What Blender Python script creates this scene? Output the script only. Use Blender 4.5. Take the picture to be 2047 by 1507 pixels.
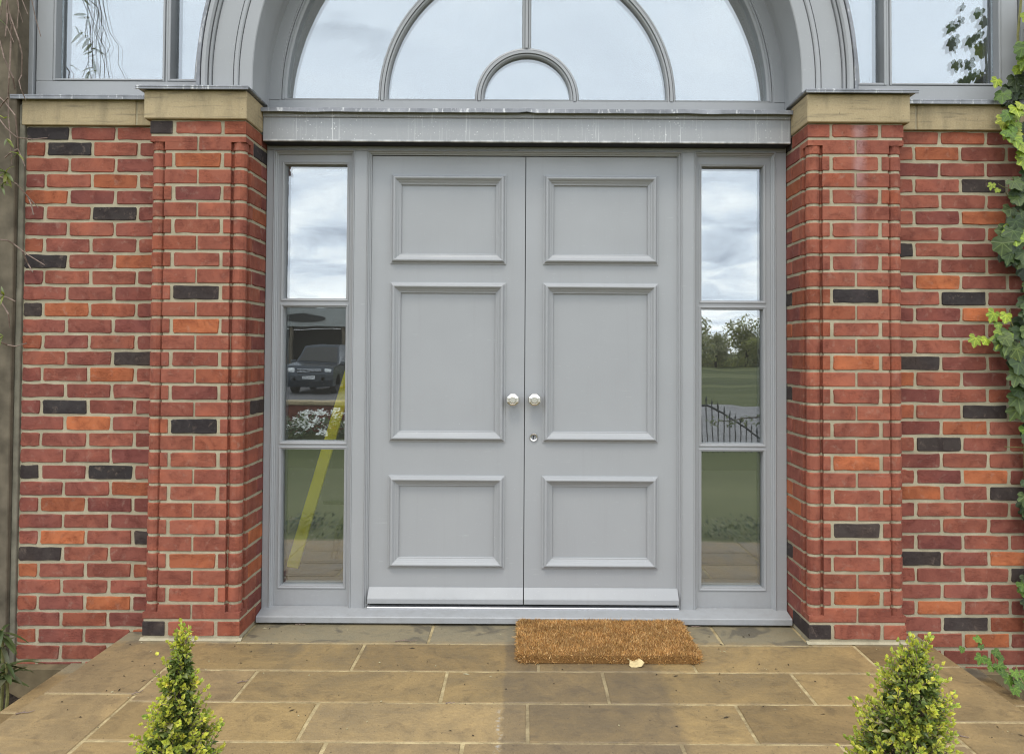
import bpy, bmesh, math, random
from mathutils import Vector, Matrix, Euler, noise
R = math.radians
rnd = random.Random(7)
sc = bpy.context.scene
for o in list(bpy.data.objects):
    bpy.data.objects.remove(o)
C = sc.collection

# ------------------------------------------------------------------ camera
F_PX, W_PX = 1545.0, 2047.0
cam = bpy.data.cameras.new('camera')
cam.sensor_width = 36.0
cam.lens = F_PX / W_PX * 36.0
cam.shift_x = -(1046 - 1023.5) / W_PX
cam.shift_y = -(753.5 - 670.2) / W_PX
cam.clip_start = 0.02
cam.clip_end = 4000
camo = bpy.data.objects.new('camera', cam)
C.objects.link(camo)
camo.location = (0, -3.732, 1.342)
camo.rotation_euler = (Euler((R(90) + math.atan(.0225), 0, 0)).to_matrix() @ Matrix.Rotation(.0056, 3, 'Z')).to_euler()
sc.camera = camo

# ------------------------------------------------------------------ sky, sun, exposure
SUN_EL, SUN_AZ = 63, 14            # azimuth: degrees from the facade's normal, to the left
wd = bpy.data.worlds.new('World')
sc.world = wd
wd.use_nodes = True
nt = wd.node_tree
nt.nodes.clear()
def wn(t, **k):
    n = nt.nodes.new(t)
    for a, b in k.items(): setattr(n, a, b)
    return n
def wl(a, b): nt.links.new(a, b)
def wmath(op, a, b=None, c=None):
    n = wn('ShaderNodeMath', operation=op)
    for i, v in enumerate((a, b, c)):
        if v is None: continue
        if isinstance(v, (int, float)): n.inputs[i].default_value = v
        else: wl(v, n.inputs[i])
    return n.outputs[0]
sky = wn('ShaderNodeTexSky', sky_type='NISHITA', sun_disc=False)
sky.sun_elevation = R(SUN_EL)
sky.sun_rotation = R(180 + SUN_AZ)
sky.air_density = 1.0; sky.dust_density = 1.5; sky.ozone_density = 1.0
tc = wn('ShaderNodeTexCoord')
sep = wn('ShaderNodeSeparateXYZ')
wl(tc.outputs['Generated'], sep.inputs[0])
zz = wmath('ADD', wmath('MAXIMUM', sep.outputs[2], 0.0), 0.16)
comb = wn('ShaderNodeCombineXYZ')
wl(wmath('DIVIDE', sep.outputs[0], zz), comb.inputs[0])
wl(wmath('DIVIDE', sep.outputs[1], zz), comb.inputs[1])
n1 = wn('ShaderNodeTexNoise'); n1.inputs['Scale'].default_value = 1.15; n1.inputs['Detail'].default_value = 7; n1.inputs['Roughness'].default_value = .52; n1.inputs['Distortion'].default_value = .5
wl(comb.outputs[0], n1.inputs['Vector'])
n2 = wn('ShaderNodeTexNoise'); n2.inputs['Scale'].default_value = 2.0; n2.inputs['Detail'].default_value = 9; n2.inputs['Roughness'].default_value = .56; n2.inputs['Distortion'].default_value = .6
mp = wn('ShaderNodeMapping'); mp.inputs['Location'].default_value = (4.3, 9.1, 0)
wl(comb.outputs[0], mp.inputs[0]); wl(mp.outputs[0], n2.inputs['Vector'])
# cloud tone: dark blue-grey undersides to white, whiter towards the horizon
tone = wn('ShaderNodeValToRGB')
e = tone.color_ramp.elements
e[0].position = .33; e[0].color = (10.5, 11.8, 14.2, 1)
e[1].position = .68; e[1].color = (27.5, 27.8, 27.8, 1)
el = e.new(.50); el.color = (18.0, 19.6, 21.8, 1)
hor = wmath('MULTIPLY', wmath('SUBTRACT', 1.0, wmath('MINIMUM', wmath('MULTIPLY', wmath('MAXIMUM', sep.outputs[2], 0.0), 6.0), 1.0)), .17)
hi = wn('ShaderNodeMapRange'); hi.inputs['From Min'].default_value = .17; hi.inputs['From Max'].default_value = .30; hi.inputs['To Max'].default_value = .84
wl(sep.outputs[2], hi.inputs[0])
calm = wn('ShaderNodeMix', data_type='FLOAT'); wl(hi.outputs[0], calm.inputs[0]); wl(n2.outputs['Fac'], calm.inputs[2]); calm.inputs[3].default_value = .505
wl(wmath('ADD', calm.outputs[0], hor), tone.inputs[0])
cov = wn('ShaderNodeMapRange'); cov.inputs['From Min'].default_value = .16; cov.inputs['From Max'].default_value = .34; cov.clamp = True
wl(n1.outputs['Fac'], cov.inputs[0])
mixs = wn('ShaderNodeMix', data_type='RGBA')
wl(cov.outputs[0], mixs.inputs[0])
wl(sky.outputs[0], mixs.inputs[6]); wl(tone.outputs[0], mixs.inputs[7])
bg = wn('ShaderNodeBackground'); bg.inputs['Strength'].default_value = 0.1
wo = wn('ShaderNodeOutputWorld')
wl(mixs.outputs[2], bg.inputs[0]); wl(bg.outputs[0], wo.inputs[0])
sun = bpy.data.lights.new('sun', 'SUN')
sun.energy = 1.5; sun.angle = R(16); sun.color = (1.0, .92, .80)
suno = bpy.data.objects.new('sun', sun); C.objects.link(suno)
sd = Vector((-math.sin(R(SUN_AZ)) * math.cos(R(SUN_EL)), -math.cos(R(SUN_AZ)) * math.cos(R(SUN_EL)), math.sin(R(SUN_EL))))
suno.rotation_euler = sd.to_track_quat('Z', 'Y').to_euler()
suno.location = sd * 60
sc.view_settings.view_transform = 'Standard'
sc.view_settings.look = 'None'
sc.view_settings.exposure = 0.0
sc.view_settings.gamma = 1.0
sc.view_settings.use_curve_mapping = False
try:
    sc.cycles.denoising_prefilter = 'ACCURATE'; sc.cycles.filter_width = 1.15
    sc.cycles.max_bounces = 8; sc.cycles.transparent_max_bounces = 16
    sc.cycles.caustics_reflective = False; sc.cycles.caustics_refractive = False
except Exception: pass

# ------------------------------------------------------------------ material helpers
class NT:
    def __init__(s, name):
        s.m = bpy.data.materials.new(name); s.m.use_nodes = True
        s.t = s.m.node_tree; s.t.nodes.clear()
        s.out = s.n('ShaderNodeOutputMaterial')
        s.b = s.n('ShaderNodeBsdfPrincipled'); s.l(s.b.outputs[0], s.out.inputs[0])
    def n(s, t, **k):
        n = s.t.nodes.new(t)
        for a, b in k.items(): setattr(n, a, b)
        return n
    def l(s, a, b): s.t.links.new(a, b)
    def sock(s, v, inp):
        if hasattr(v, 'links'): s.l(v, inp)
        elif isinstance(v, (tuple, list)) and len(v) == 3 and inp.type == 'RGBA': inp.default_value = (*v, 1)
        else: inp.default_value = v
    def coord(s, kind='Object'): return s.n('ShaderNodeTexCoord').outputs[kind]
    def pos(s): return s.n('ShaderNodeNewGeometry').outputs['Position']
    def map(s, v, scale=(1, 1, 1), loc=(0, 0, 0)):
        m = s.n('ShaderNodeMapping'); m.inputs['Scale'].default_value = scale
        s.sock(loc, m.inputs['Location']); s.l(v, m.inputs[0]); return m.outputs[0]
    def noise(s, v, scale, detail=4, rough=.55, dist=0):
        n = s.n('ShaderNodeTexNoise'); n.inputs['Scale'].default_value = scale
        n.inputs['Detail'].default_value = detail; n.inputs['Roughness'].default_value = rough; n.inputs['Distortion'].default_value = dist
        s.l(v, n.inputs['Vector']); return n.outputs['Fac']
    def ramp(s, f, stops):
        r = s.n('ShaderNodeValToRGB'); el = r.color_ramp.elements
        while len(el) < len(stops): el.new(.5)
        for e_, (p, c) in zip(el, stops):
            e_.position = p
            e_.color = (*c, 1) if isinstance(c, (tuple, list)) else (c, c, c, 1)
        s.sock(f, r.inputs[0]); return r.outputs[0]
    def mix(s, f, a, b, mode='MIX'):
        m = s.n('ShaderNodeMix', data_type='RGBA', blend_type=mode)
        s.sock(f, m.inputs[0]); s.sock(a, m.inputs[6]); s.sock(b, m.inputs[7]); return m.outputs[2]
    def math(s, op, a, b=0.0, c=None):
        m = s.n('ShaderNodeMath', operation=op); s.sock(a, m.inputs[0]); s.sock(b, m.inputs[1])
        if c is not None: s.sock(c, m.inputs[2])
        return m.outputs[0]
    def rng(s, v, a, b, c=0.0, d=1.0):
        m = s.n('ShaderNodeMapRange'); m.clamp = True
        s.sock(v, m.inputs[0])
        for i, x in zip((1, 2, 3, 4), (a, b, c, d)): m.inputs[i].default_value = x
        return m.outputs[0]
    def xyz(s, v):
        n = s.n('ShaderNodeSeparateXYZ'); s.l(v, n.inputs[0]); return n.outputs
    def info(s): return s.n('ShaderNodeObjectInfo').outputs
    def rcoord(s):
        # object coordinates shifted by the object's random number, so that shared meshes differ
        v = s.n('ShaderNodeVectorMath', operation='SCALE')
        cx = s.n('ShaderNodeCombineXYZ'); r = s.info()['Random']
        s.l(r, cx.inputs[0]); s.l(r, cx.inputs[2]); v.inputs['Scale'].default_value = 37.0
        s.l(cx.outputs[0], v.inputs[0])
        a = s.n('ShaderNodeVectorMath', operation='ADD')
        s.l(s.coord(), a.inputs[0]); s.l(v.outputs[0], a.inputs[1]); return a.outputs[0]
    def bump(s, h, strength=.3, dist=.01, prev=None):
        b = s.n('ShaderNodeBump'); b.inputs['Strength'].default_value = strength; b.inputs['Distance'].default_value = dist
        s.l(h, b.inputs['Height'])
        if prev is not None: s.l(prev, b.inputs['Normal'])
        return b.outputs[0]
    def fin(s, col, rough=.6, normal=None, spec=.5, metal=0.0):
        s.sock(col, s.b.inputs['Base Color']); s.sock(rough, s.b.inputs['Roughness'])
        s.b.inputs['Specular IOR Level'].default_value = spec; s.b.inputs['Metallic'].default_value = metal
        if normal is not None: s.l(normal, s.b.inputs['Normal'])
        return s.m

def mat_brick():
    s = NT('brick'); v = s.rcoord(); col = s.info()['Color']; p = s.pos()
    a = s.noise(v, 11, 6, .66, .6); b = s.noise(v, 75, 4, .65); big = s.noise(v, 5.5, 3, .5, .4)
    c = s.mix(s.rng(a, .40, .68, 0, .75), col, s.mix(1, col, (.66, .56, .60), 'MULTIPLY'))
    c = s.mix(s.rng(big, .50, .70, 0, .55), c, s.mix(1, col, (1.45, 1.32, 1.15), 'MULTIPLY'))
    c = s.mix(s.rng(s.noise(v, 23, 5, .7, .3), .56, .72, 0, .28), c, (.40, .29, .22))     # lime bloom
    c = s.mix(s.rng(b, .60, .74, 0, .25), c, s.mix(1, col, (1.7, 1.5, 1.35), 'MULTIPLY'))
    c = s.mix(s.rng(b, .40, .28, 0, .45), c, s.mix(1, col, (.45, .42, .42), 'MULTIPLY'))
    c = s.mix(bloom_streak(s, p), c, (.42, .30, .30))
    crease = s.noise(s.map(v, (1, 1, 2.6)), 26, 3, .55, 2.2)
    cr = s.ramp(crease, [(.44, 1.0), (.485, .0), (.53, 1.0)])
    cm = s.math('MULTIPLY', s.math('SUBTRACT', 1.0, cr), s.rng(a, .45, .6))
    c = s.mix(s.math('MULTIPLY', cm, .5), c, s.mix(1, col, (.5, .45, .45), 'MULTIPLY'))
    h = s.math('ADD', s.math('MULTIPLY', s.math('SUBTRACT', 1.0, cm), .8), s.math('ADD', s.math('MULTIPLY', b, .8), s.math('MULTIPLY', a, 1.2)))
    return s.fin(c, .9, s.bump(h, .55, .004), .22)
def bloom_streak(s, p):
    # salts washed down the right pier from the cap
    x = s.xyz(p)
    px = s.math('ADD', x[0], s.math('MULTIPLY', s.math('SUBTRACT', s.noise(s.map(p, (9, 9, 2)), 1, 4), .5), .06))
    k = s.math('MULTIPLY', s.rng(px, 1.535, 1.565), s.rng(px, 1.625, 1.585))
    k = s.math('MULTIPLY', k, s.math('MULTIPLY', s.rng(x[1], -.095, -.105), s.rng(x[2], 1.55, 2.43, 0, .55)))
    return s.math('MULTIPLY', k, s.rng(s.noise(p, 24, 4, .65), .3, .65, .35, 1))
def mat_mortar():
    s = NT('mortar'); v = s.pos()
    a = s.noise(v, 9, 4); b = s.noise(v, 160, 3, .7)
    c = s.ramp(a, [(.3, (.31, .268, .178)), (.7, (.47, .415, .285))])
    c = s.mix(s.rng(b, .3, .7, 0, .35), c, (.24, .21, .16))
    return s.fin(c, .95, s.bump(b, .6, .004), .2)
def mat_paint(name='grey_paint', col=(.325, .331, .334), streak=False):
    s = NT(name); v = s.pos()
    g = s.noise(s.map(v, (6, 6, 1.2)), 30, 3); a = s.noise(v, 2.2, 3)
    sp = s.noise(v, 190, 1, .4)
    c = s.mix(s.rng(a, .3, .7, 0, 1), col, tuple(x * .93 for x in col))
    c = s.mix(s.rng(sp, .775, .80, 0, .5), c, (.7, .7, .68))            # bird specks and dust
    if streak:
        # dried lime runs below the lead flashing
        st = s.noise(s.map(v, (95, 1, 2.3)), 1.0, 4, .62, .3)
        st2 = s.noise(s.map(v, (260, 1, 5)), 1.0, 3, .6)
        zone = s.noise(s.map(v, (2.4, 0, 0)), 1.0, 2)
        x = s.xyz(v)
        z1 = s.rng(zone, .40, .60)
        k = s.math('MULTIPLY', s.rng(st, .60, .70, 0, .8), z1)
        k2 = s.math('MULTIPLY', s.rng(st2, .60, .76, 0, .4), z1)
        blob = s.math('MULTIPLY', s.rng(s.noise(v, 120, 1), .70, .74), z1)
        lo = s.math('ADD', .0, s.rng(x[2], 2.40, 2.393, 0, .6))
        lo = s.math('MULTIPLY', lo, s.rng(s.noise(s.map(v, (14, 0, 0)), 1, 3), .4, .6))
        kk = s.math('MAXIMUM', s.math('MAXIMUM', k, k2), s.math('MAXIMUM', blob, lo))
        c = s.mix(kk, c, (.80, .80, .77))
    dr = s.noise(s.map(v, (38, 8, 1.6)), 1.0, 4, .6)
    c = s.mix(s.rng(dr, .56, .74, 0, .09), c, (.22, .215, .20))          # faint runs of dust
    sc_ = s.noise(s.map(v, (5, 5, 60)), 3.0, 2, .5, 1.2)
    c = s.mix(s.rng(sc_, .71, .74, 0, .25), c, (.5, .5, .5))             # hairline scuffs
    lowd = s.math('MULTIPLY', s.rng(s.xyz(v)[2], .16, .03), s.rng(s.noise(v, 18, 4, .7), .45, .65))
    c = s.mix(s.math('MULTIPLY', lowd, .16), c, (.16, .145, .12))        # splashes near the ground
    h = s.math('ADD', g, s.math('MULTIPLY', s.noise(v, 260, 2), .4))
    return s.fin(c, s.rng(a, .3, .7, .40, .58), s.bump(h, .09, .003), .45)
def mat_stone():
    s = NT('dressed_sandstone'); v = s.pos()
    a = s.noise(v, 4, 4); b = s.noise(v, 130, 4, .7)
    st = s.noise(s.map(v, (2.5, 2.5, 30)), 2.2, 4, .6)
    c = s.ramp(a, [(.3, (.285, .212, .112)), (.7, (.395, .305, .175))])
    c = s.mix(s.rng(b, .3, .72, 0, .5), c, (.50, .42, .27))
    c = s.mix(s.rng(st, .54, .70, 0, .55), c, (.12, .105, .075))
    pit = s.noise(v, 70, 3, .6); c = s.mix(s.rng(pit, .68, .74, 0, .6), c, (.08, .07, .05))
    c = s.mix(s.rng(s.noise(s.map(v, (9, 9, 2)), 1.5, 5, .65), .52, .68, 0, .4), c, (.16, .135, .085))
    return s.fin(c, .9, s.bump(b, .35, .004), .25)
def mat_slab():
    s = NT('paving_stone'); v = s.pos(); col = s.info()['Color']
    rv = s.rcoord()
    a = s.noise(rv, 3.4, 7, .66, .8); b = s.noise(v, 60, 5, .75); d = s.noise(v, 12, 6, .7, .6)
    c = s.mix(s.rng(a, .38, .64, 0, .9), s.mix(1, col, (.88, .88, .9), 'MULTIPLY'), s.mix(1, col, (1.45, 1.38, 1.22), 'MULTIPLY'))
    c = s.mix(s.rng(d, .47, .33, 0, .6), c, s.mix(1, col, (.5, .49, .52), 'MULTIPLY'))
    c = s.mix(s.rng(s.noise(s.map(v, (3, 14, 3)), 1.6, 6, .7, 1.0), .52, .66, 0, .4), c, s.mix(1, col, (1.5, 1.42, 1.25), 'MULTIPLY'))
    c = s.mix(s.rng(b, .32, .7, 0, .45), c, s.mix(1, col, (.7, .68, .66), 'MULTIPLY'))
    sp = s.noise(v, 95, 1, .5)
    c = s.mix(s.rng(sp, .72, .76, 0, .8), c, (.05, .04, .025))
    # dark damp stain left by a larger mat
    x = s.xyz(v); w = s.math('MULTIPLY', s.math('SUBTRACT', s.noise(v, 16, 3), .5), .05)
    px = s.math('ADD', x[0], w)
    m = s.math('MULTIPLY', s.rng(px, -.078, -.062), s.rng(px, .60, .56))
    m = s.math('MULTIPLY', m, s.rng(s.math('ADD', x[1], w), .10, .08))
    m = s.math('MULTIPLY', m, s.rng(x[1], -1.6, -1.05, .55, 1))
    c = s.mix(s.math('MULTIPLY', m, s.rng(d, .3, .7, .66, .38)), c, (.100, .076, .050))
    rim = s.math('MULTIPLY', s.math('MULTIPLY', s.rng(px, -.098, -.082), s.rng(px, -.066, -.078)), s.rng(x[1], -.75, -.85))
    rim = s.math('MULTIPLY', rim, s.rng(s.noise(v, 40, 3), .5, .6))
    c = s.mix(s.math('MULTIPLY', rim, .4), c, (.5, .5, .48))
    # greyer, damp strip in front of the sill
    g = s.rng(s.math('ADD', x[1], w), -.16, -.10, 0, .6)
    c = s.mix(g, c, (.205, .192, .135))
    damp = s.math('MULTIPLY', s.rng(s.noise(v, 5, 3, .6, .8), .55, .63), s.rng(x[1], -.3, -.05))
    c = s.mix(s.math('MULTIPLY', damp, .6), c, (.055, .05, .043))
    h = s.math('ADD', b, s.math('MULTIPLY', d, 1.4))
    return s.fin(c, s.rng(a, .3, .7, .48, .72), s.bump(h, .6, .005), .45)
def mat_joint():
    s = NT('paving_joint'); v = s.pos(); a = s.noise(v, 14, 5, .7); b = s.noise(v, 120, 3, .7)
    c = s.ramp(a, [(.34, (.22, .165, .085)), (.64, (.49, .39, .21))])
    x = s.xyz(v)
    m = s.math('MULTIPLY', s.math('MULTIPLY', s.rng(x[0], -.08, -.06), s.rng(x[0], .6, .56)), .45)
    c = s.mix(m, c, (.16, .125, .08))
    c = s.mix(s.rng(b, .6, .75, 0, .6), c, (.09, .07, .05))
    return s.fin(c, .95, s.bump(b, .5, .004), .2)
def mat_grass():
    s = NT('grass'); v = s.pos(); a = s.noise(v, .9, 5, .7); bnd = s.noise(s.map(v, (.012, .11, .1)), 1.0, 4, .55); f = s.noise(v, 60, 3, .7)
    c = s.ramp(bnd, [(.36, (.050, .058, .015)), (.50, (.070, .080, .022)), (.60, (.125, .130, .050))])
    c = s.mix(s.rng(a, .35, .65, 0, .5), c, s.mix(1, c, (.7, .75, .7), 'MULTIPLY'))
    return s.fin(c, .95, s.bump(f, .5, .01), .2)
def mat_lead():
    s = NT('lead_sheet'); v = s.pos(); a = s.noise(v, 8, 5, .65); b = s.noise(s.map(v, (30, 30, 8)), 1.6, 4, .7)
    c = s.ramp(a, [(.3, (.14, .145, .155)), (.7, (.29, .295, .31))])
    c = s.mix(s.rng(b, .56, .66, 0, .8), c, (.62, .62, .60))
    return s.fin(c, .5, s.bump(a, .3, .006), .5, .25)
def mat_simple(name, col, rough=.7, var=.25, scale=20, bump=.2, spec=.4, metal=0.0, objcol=False):
    s = NT(name); v = s.rcoord() if objcol else s.pos()
    a = s.noise(v, scale, 4)
    base = s.info()['Color'] if objcol else col
    c = s.mix(s.rng(a, .3, .7), s.mix(1, base, (1 - var,) * 3, 'MULTIPLY'), s.mix(1, base, (1 + var,) * 3, 'MULTIPLY'))
    return s.fin(c, rough, s.bump(a, bump, .005), spec, metal)
def mat_leaf(name, objcol=True, col=(.1, .15, .02), rough=.4, trans=.28):
    s = NT(name)
    base = s.info()['Color'] if objcol else s.n('ShaderNodeVertexColor', layer_name='Col').outputs[0]
    v = s.rcoord() if objcol else s.pos()
    a = s.noise(v, 60 if objcol else 90, 3)
    c = s.mix(s.rng(a, .3, .7), s.mix(1, base, (.75, .78, .75), 'MULTIPLY'), s.mix(1, base, (1.2, 1.18, 1.2), 'MULTIPLY'))
    s.fin(c, rough, None, .45)
    tr = s.n('ShaderNodeBsdfTranslucent'); s.l(s.mix(1, c, (1.25, 1.35, .6), 'MULTIPLY'), tr.inputs[0])
    mx = s.n('ShaderNodeMixShader'); mx.inputs[0].default_value = trans
    s.l(s.b.outputs[0], mx.inputs[1]); s.l(tr.outputs[0], mx.inputs[2]); s.l(mx.outputs[0], s.out.inputs[0])
    return s.m
def mat_ivy():
    s = NT('ivy_leaf'); base = s.info()['Color']; o = s.xyz(s.coord()); v = s.rcoord()
    dmin = None
    for ang in (0, 46, -46, 98, -98):
        c_, s_ = math.cos(R(ang)), math.sin(R(ang))
        d = s.math('ABSOLUTE', s.math('SUBTRACT', s.math('MULTIPLY', o[0], c_), s.math('MULTIPLY', o[1], s_)))
        f = s.math('ADD', s.math('MULTIPLY', o[0], s_), s.math('MULTIPLY', o[1], c_))
        d = s.math('ADD', d, s.math('MULTIPLY', s.math('LESS_THAN', f, 0.0), 9.0))
        dmin = d if dmin is None else s.math('MINIMUM', dmin, d)
    vein = s.rng(dmin, .045, .015)
    a = s.noise(v, 3.5, 4)
    c = s.mix(s.rng(a, .3, .7), s.mix(1, base, (.7, .72, .7), 'MULTIPLY'), s.mix(1, base, (1.25, 1.2, 1.2), 'MULTIPLY'))
    c = s.mix(s.math('MULTIPLY', vein, .55), c, s.mix(1, base, (2.4, 2.1, 2.2), 'MULTIPLY'))
    s.fin(c, .46, s.bump(s.math('ADD', s.math('MULTIPLY', vein, .6), a), .25, .02), .35)
    tr = s.n('ShaderNodeBsdfTranslucent'); s.l(s.mix(1, c, (1.2, 1.3, .6), 'MULTIPLY'), tr.inputs[0])
    mx = s.n('ShaderNodeMixShader'); mx.inputs[0].default_value = .18
    s.l(s.b.outputs[0], mx.inputs[1]); s.l(tr.outputs[0], mx.inputs[2]); s.l(mx.outputs[0], s.out.inputs[0])
    return s.m
def mat_glass():
    s = NT('window_glass'); v = s.pos()
    n = s.noise(s.map(v, (1, 1, 1.4)), 2.6, 2, .4)
    bp = s.bump(n, .05, .012)
    gl = s.n('ShaderNodeBsdfGlossy'); gl.inputs['Roughness'].default_value = 0.0; gl.inputs['Color'].default_value = (.92, .97, 1, 1)
    s.l(bp, gl.inputs['Normal'])
    tr = s.n('ShaderNodeBsdfTransparent'); tr.inputs[0].default_value = (.97, .98, .96, 1)
    fr = s.n('ShaderNodeFresnel'); fr.inputs['IOR'].default_value = 1.5
    f = s.rng(fr.outputs[0], .04, .5, .235, .6)
    mx = s.n('ShaderNodeMixShader'); s.l(f, mx.inputs[0])
    s.l(tr.outputs[0], mx.inputs[1]); s.l(gl.outputs[0], mx.inputs[2])
    # faint dust and rain spots
    df = s.n('ShaderNodeBsdfDiffuse'); df.inputs[0].default_value = (.5, .5, .48, 1)
    dust = s.math('ADD', s.rng(s.noise(v, 70, 3, .6), .68, .78, 0, .35), .012)
    m2 = s.n('ShaderNodeMixShader'); s.l(dust, m2.inputs[0]); s.l(mx.outputs[0], m2.inputs[1]); s.l(df.outputs[0], m2.inputs[2])
    s.l(m2.outputs[0], s.out.inputs[0]); s.t.nodes.remove(s.b)
    return s.m

M = dict(
    brick=mat_brick(), mortar=mat_mortar(), paint=mat_paint(), lintel=mat_paint('grey_paint_lime_run', streak=True),
    stone=mat_stone(), slab=mat_slab(), joint=mat_joint(), lead=mat_lead(), glass=mat_glass(),
    concrete=mat_simple('weathered_render', (.122, .101, .071), .95, .38, 9, .5, .2),
    nickel=mat_simple('satin_nickel', (.74, .71, .66), .24, .04, 30, .02, .5, 1.0),
    alu=mat_simple('mill_aluminium', (.55, .56, .58), .4, .05, 40, .02, .5, .6),
    black=mat_simple('black_gap', (.012, .012, .013), .7, .1),
    soil=mat_simple('dark_soil', (.028, .021, .015), .95, .6, 60, 1.0, .2),
    leaf=mat_leaf('leaf'), ivy=mat_ivy(), crown=mat_leaf('small_leaf', False, rough=.42),
    bark=mat_simple('twig_bark', (.20, .145, .115), .85, .3, 60, .4, .3),
    ivystem=mat_simple('green_stem', (.20, .19, .07), .7, .3, 60, .2, .3),
    coir=mat_leaf('coir_fibre', False, rough=.8),
    coirbase=mat_simple('coir_base', (.20, .105, .035), .95, .4, 150, .8, .2),
    dry=mat_simple('dry_leaf', (.55, .43, .22), .8, .25, 50, .3, .3),
    edge=mat_simple('stained_mortar', (.17, .155, .115), .95, .3, 12, .4, .2), footing=mat_simple('stained_stone', (.15, .115, .065), .95, .35, 9, .4, .2),
    grass=mat_grass(),
    oldgrass=mat_simple('lawn_grass', (.105, .115, .030), .95, .35, .8, .4, .2),
    drive=mat_simple('dark_tarmac', (.085, .08, .08), .9, .2, 1.2, .3, .3), road=mat_simple('tarmac', (.20, .19, .185), .9, .2, 1.2, .3, .3),
    yellow=mat_simple('yellow_paint', (.88, .76, .02), .5, .06, 8, .05),
    dark=mat_simple('dark_timber', (.02, .02, .018), .6, .2),
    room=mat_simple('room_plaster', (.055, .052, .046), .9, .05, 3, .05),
    ceil=mat_simple('room_ceiling', (.62, .62, .60), .9, .04, 3, .05),
    white=mat_simple('pale_fascia', (.30, .31, .29), .6, .06, 4, .05),
    carp=mat_simple('grey_car_paint', (.030, .037, .046), .2, .1, 3, 0, .7, .3),
    tyre=mat_simple('tyre_rubber', (.02, .02, .02), .8, .1),
    plate=mat_simple('plate_white', (.75, .75, .72), .4, .02),
    red=mat_simple('orange_plastic', (.6, .07, .02), .5, .05),
    farleaf=mat_leaf('far_leaf', False, rough=.7, trans=.5), trunk=mat_simple('tree_bark', (.07, .055, .04), .9, .3, 8, .5, .2),
    blossom=mat_simple('white_blossom', (.75, .75, .68), .8, .05),
    farbrick=mat_simple('garden_wall_brick', (.16, .055, .035), .9, .4, 6, .4, .2),
    iron=mat_simple('black_iron', (.02, .021, .022), .5, .1),
)

# ------------------------------------------------------------------ mesh helpers
def mesh(name, vs, fs, mat, fix=True, smooth=False, cols=None):
    me = bpy.data.meshes.new(name)
    me.from_pydata([tuple(v) for v in vs], [], fs)
    if fix:
        b = bmesh.new(); b.from_mesh(me); bmesh.ops.recalc_face_normals(b, faces=b.faces); b.to_mesh(me); b.free()
    if cols is not None:
        ca = me.color_attributes.new('Col', 'FLOAT_COLOR', 'POINT')
        flat = []
        for c in cols: flat += [c[0], c[1], c[2], 1.0]
        ca.data.foreach_set('color', flat)
    if smooth: me.polygons.foreach_set('use_smooth', [True] * len(me.polygons))
    me.materials.append(mat)
    return me
def link(name, me, parent=None, loc=(0, 0, 0), rot=(0, 0, 0), color=None):
    o = bpy.data.objects.new(name, me); C.objects.link(o)
    if parent is not None: o.parent = parent
    o.location = loc; o.rotation_euler = rot
    if color: o.color = (*color, 1)
    return o
def tag(o, label=None, cat=None, group=None, kind=None):
    if label: o['label'] = label
    if cat: o['category'] = cat
    if group: o['group'] = group
    if kind: o['kind'] = kind
    return o
def thing(name, label, cat, loc=(0, 0, 0), group=None, rz=0):
    o = link(name, None, None, loc, (0, 0, rz)); return tag(o, label, cat, group)

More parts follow.
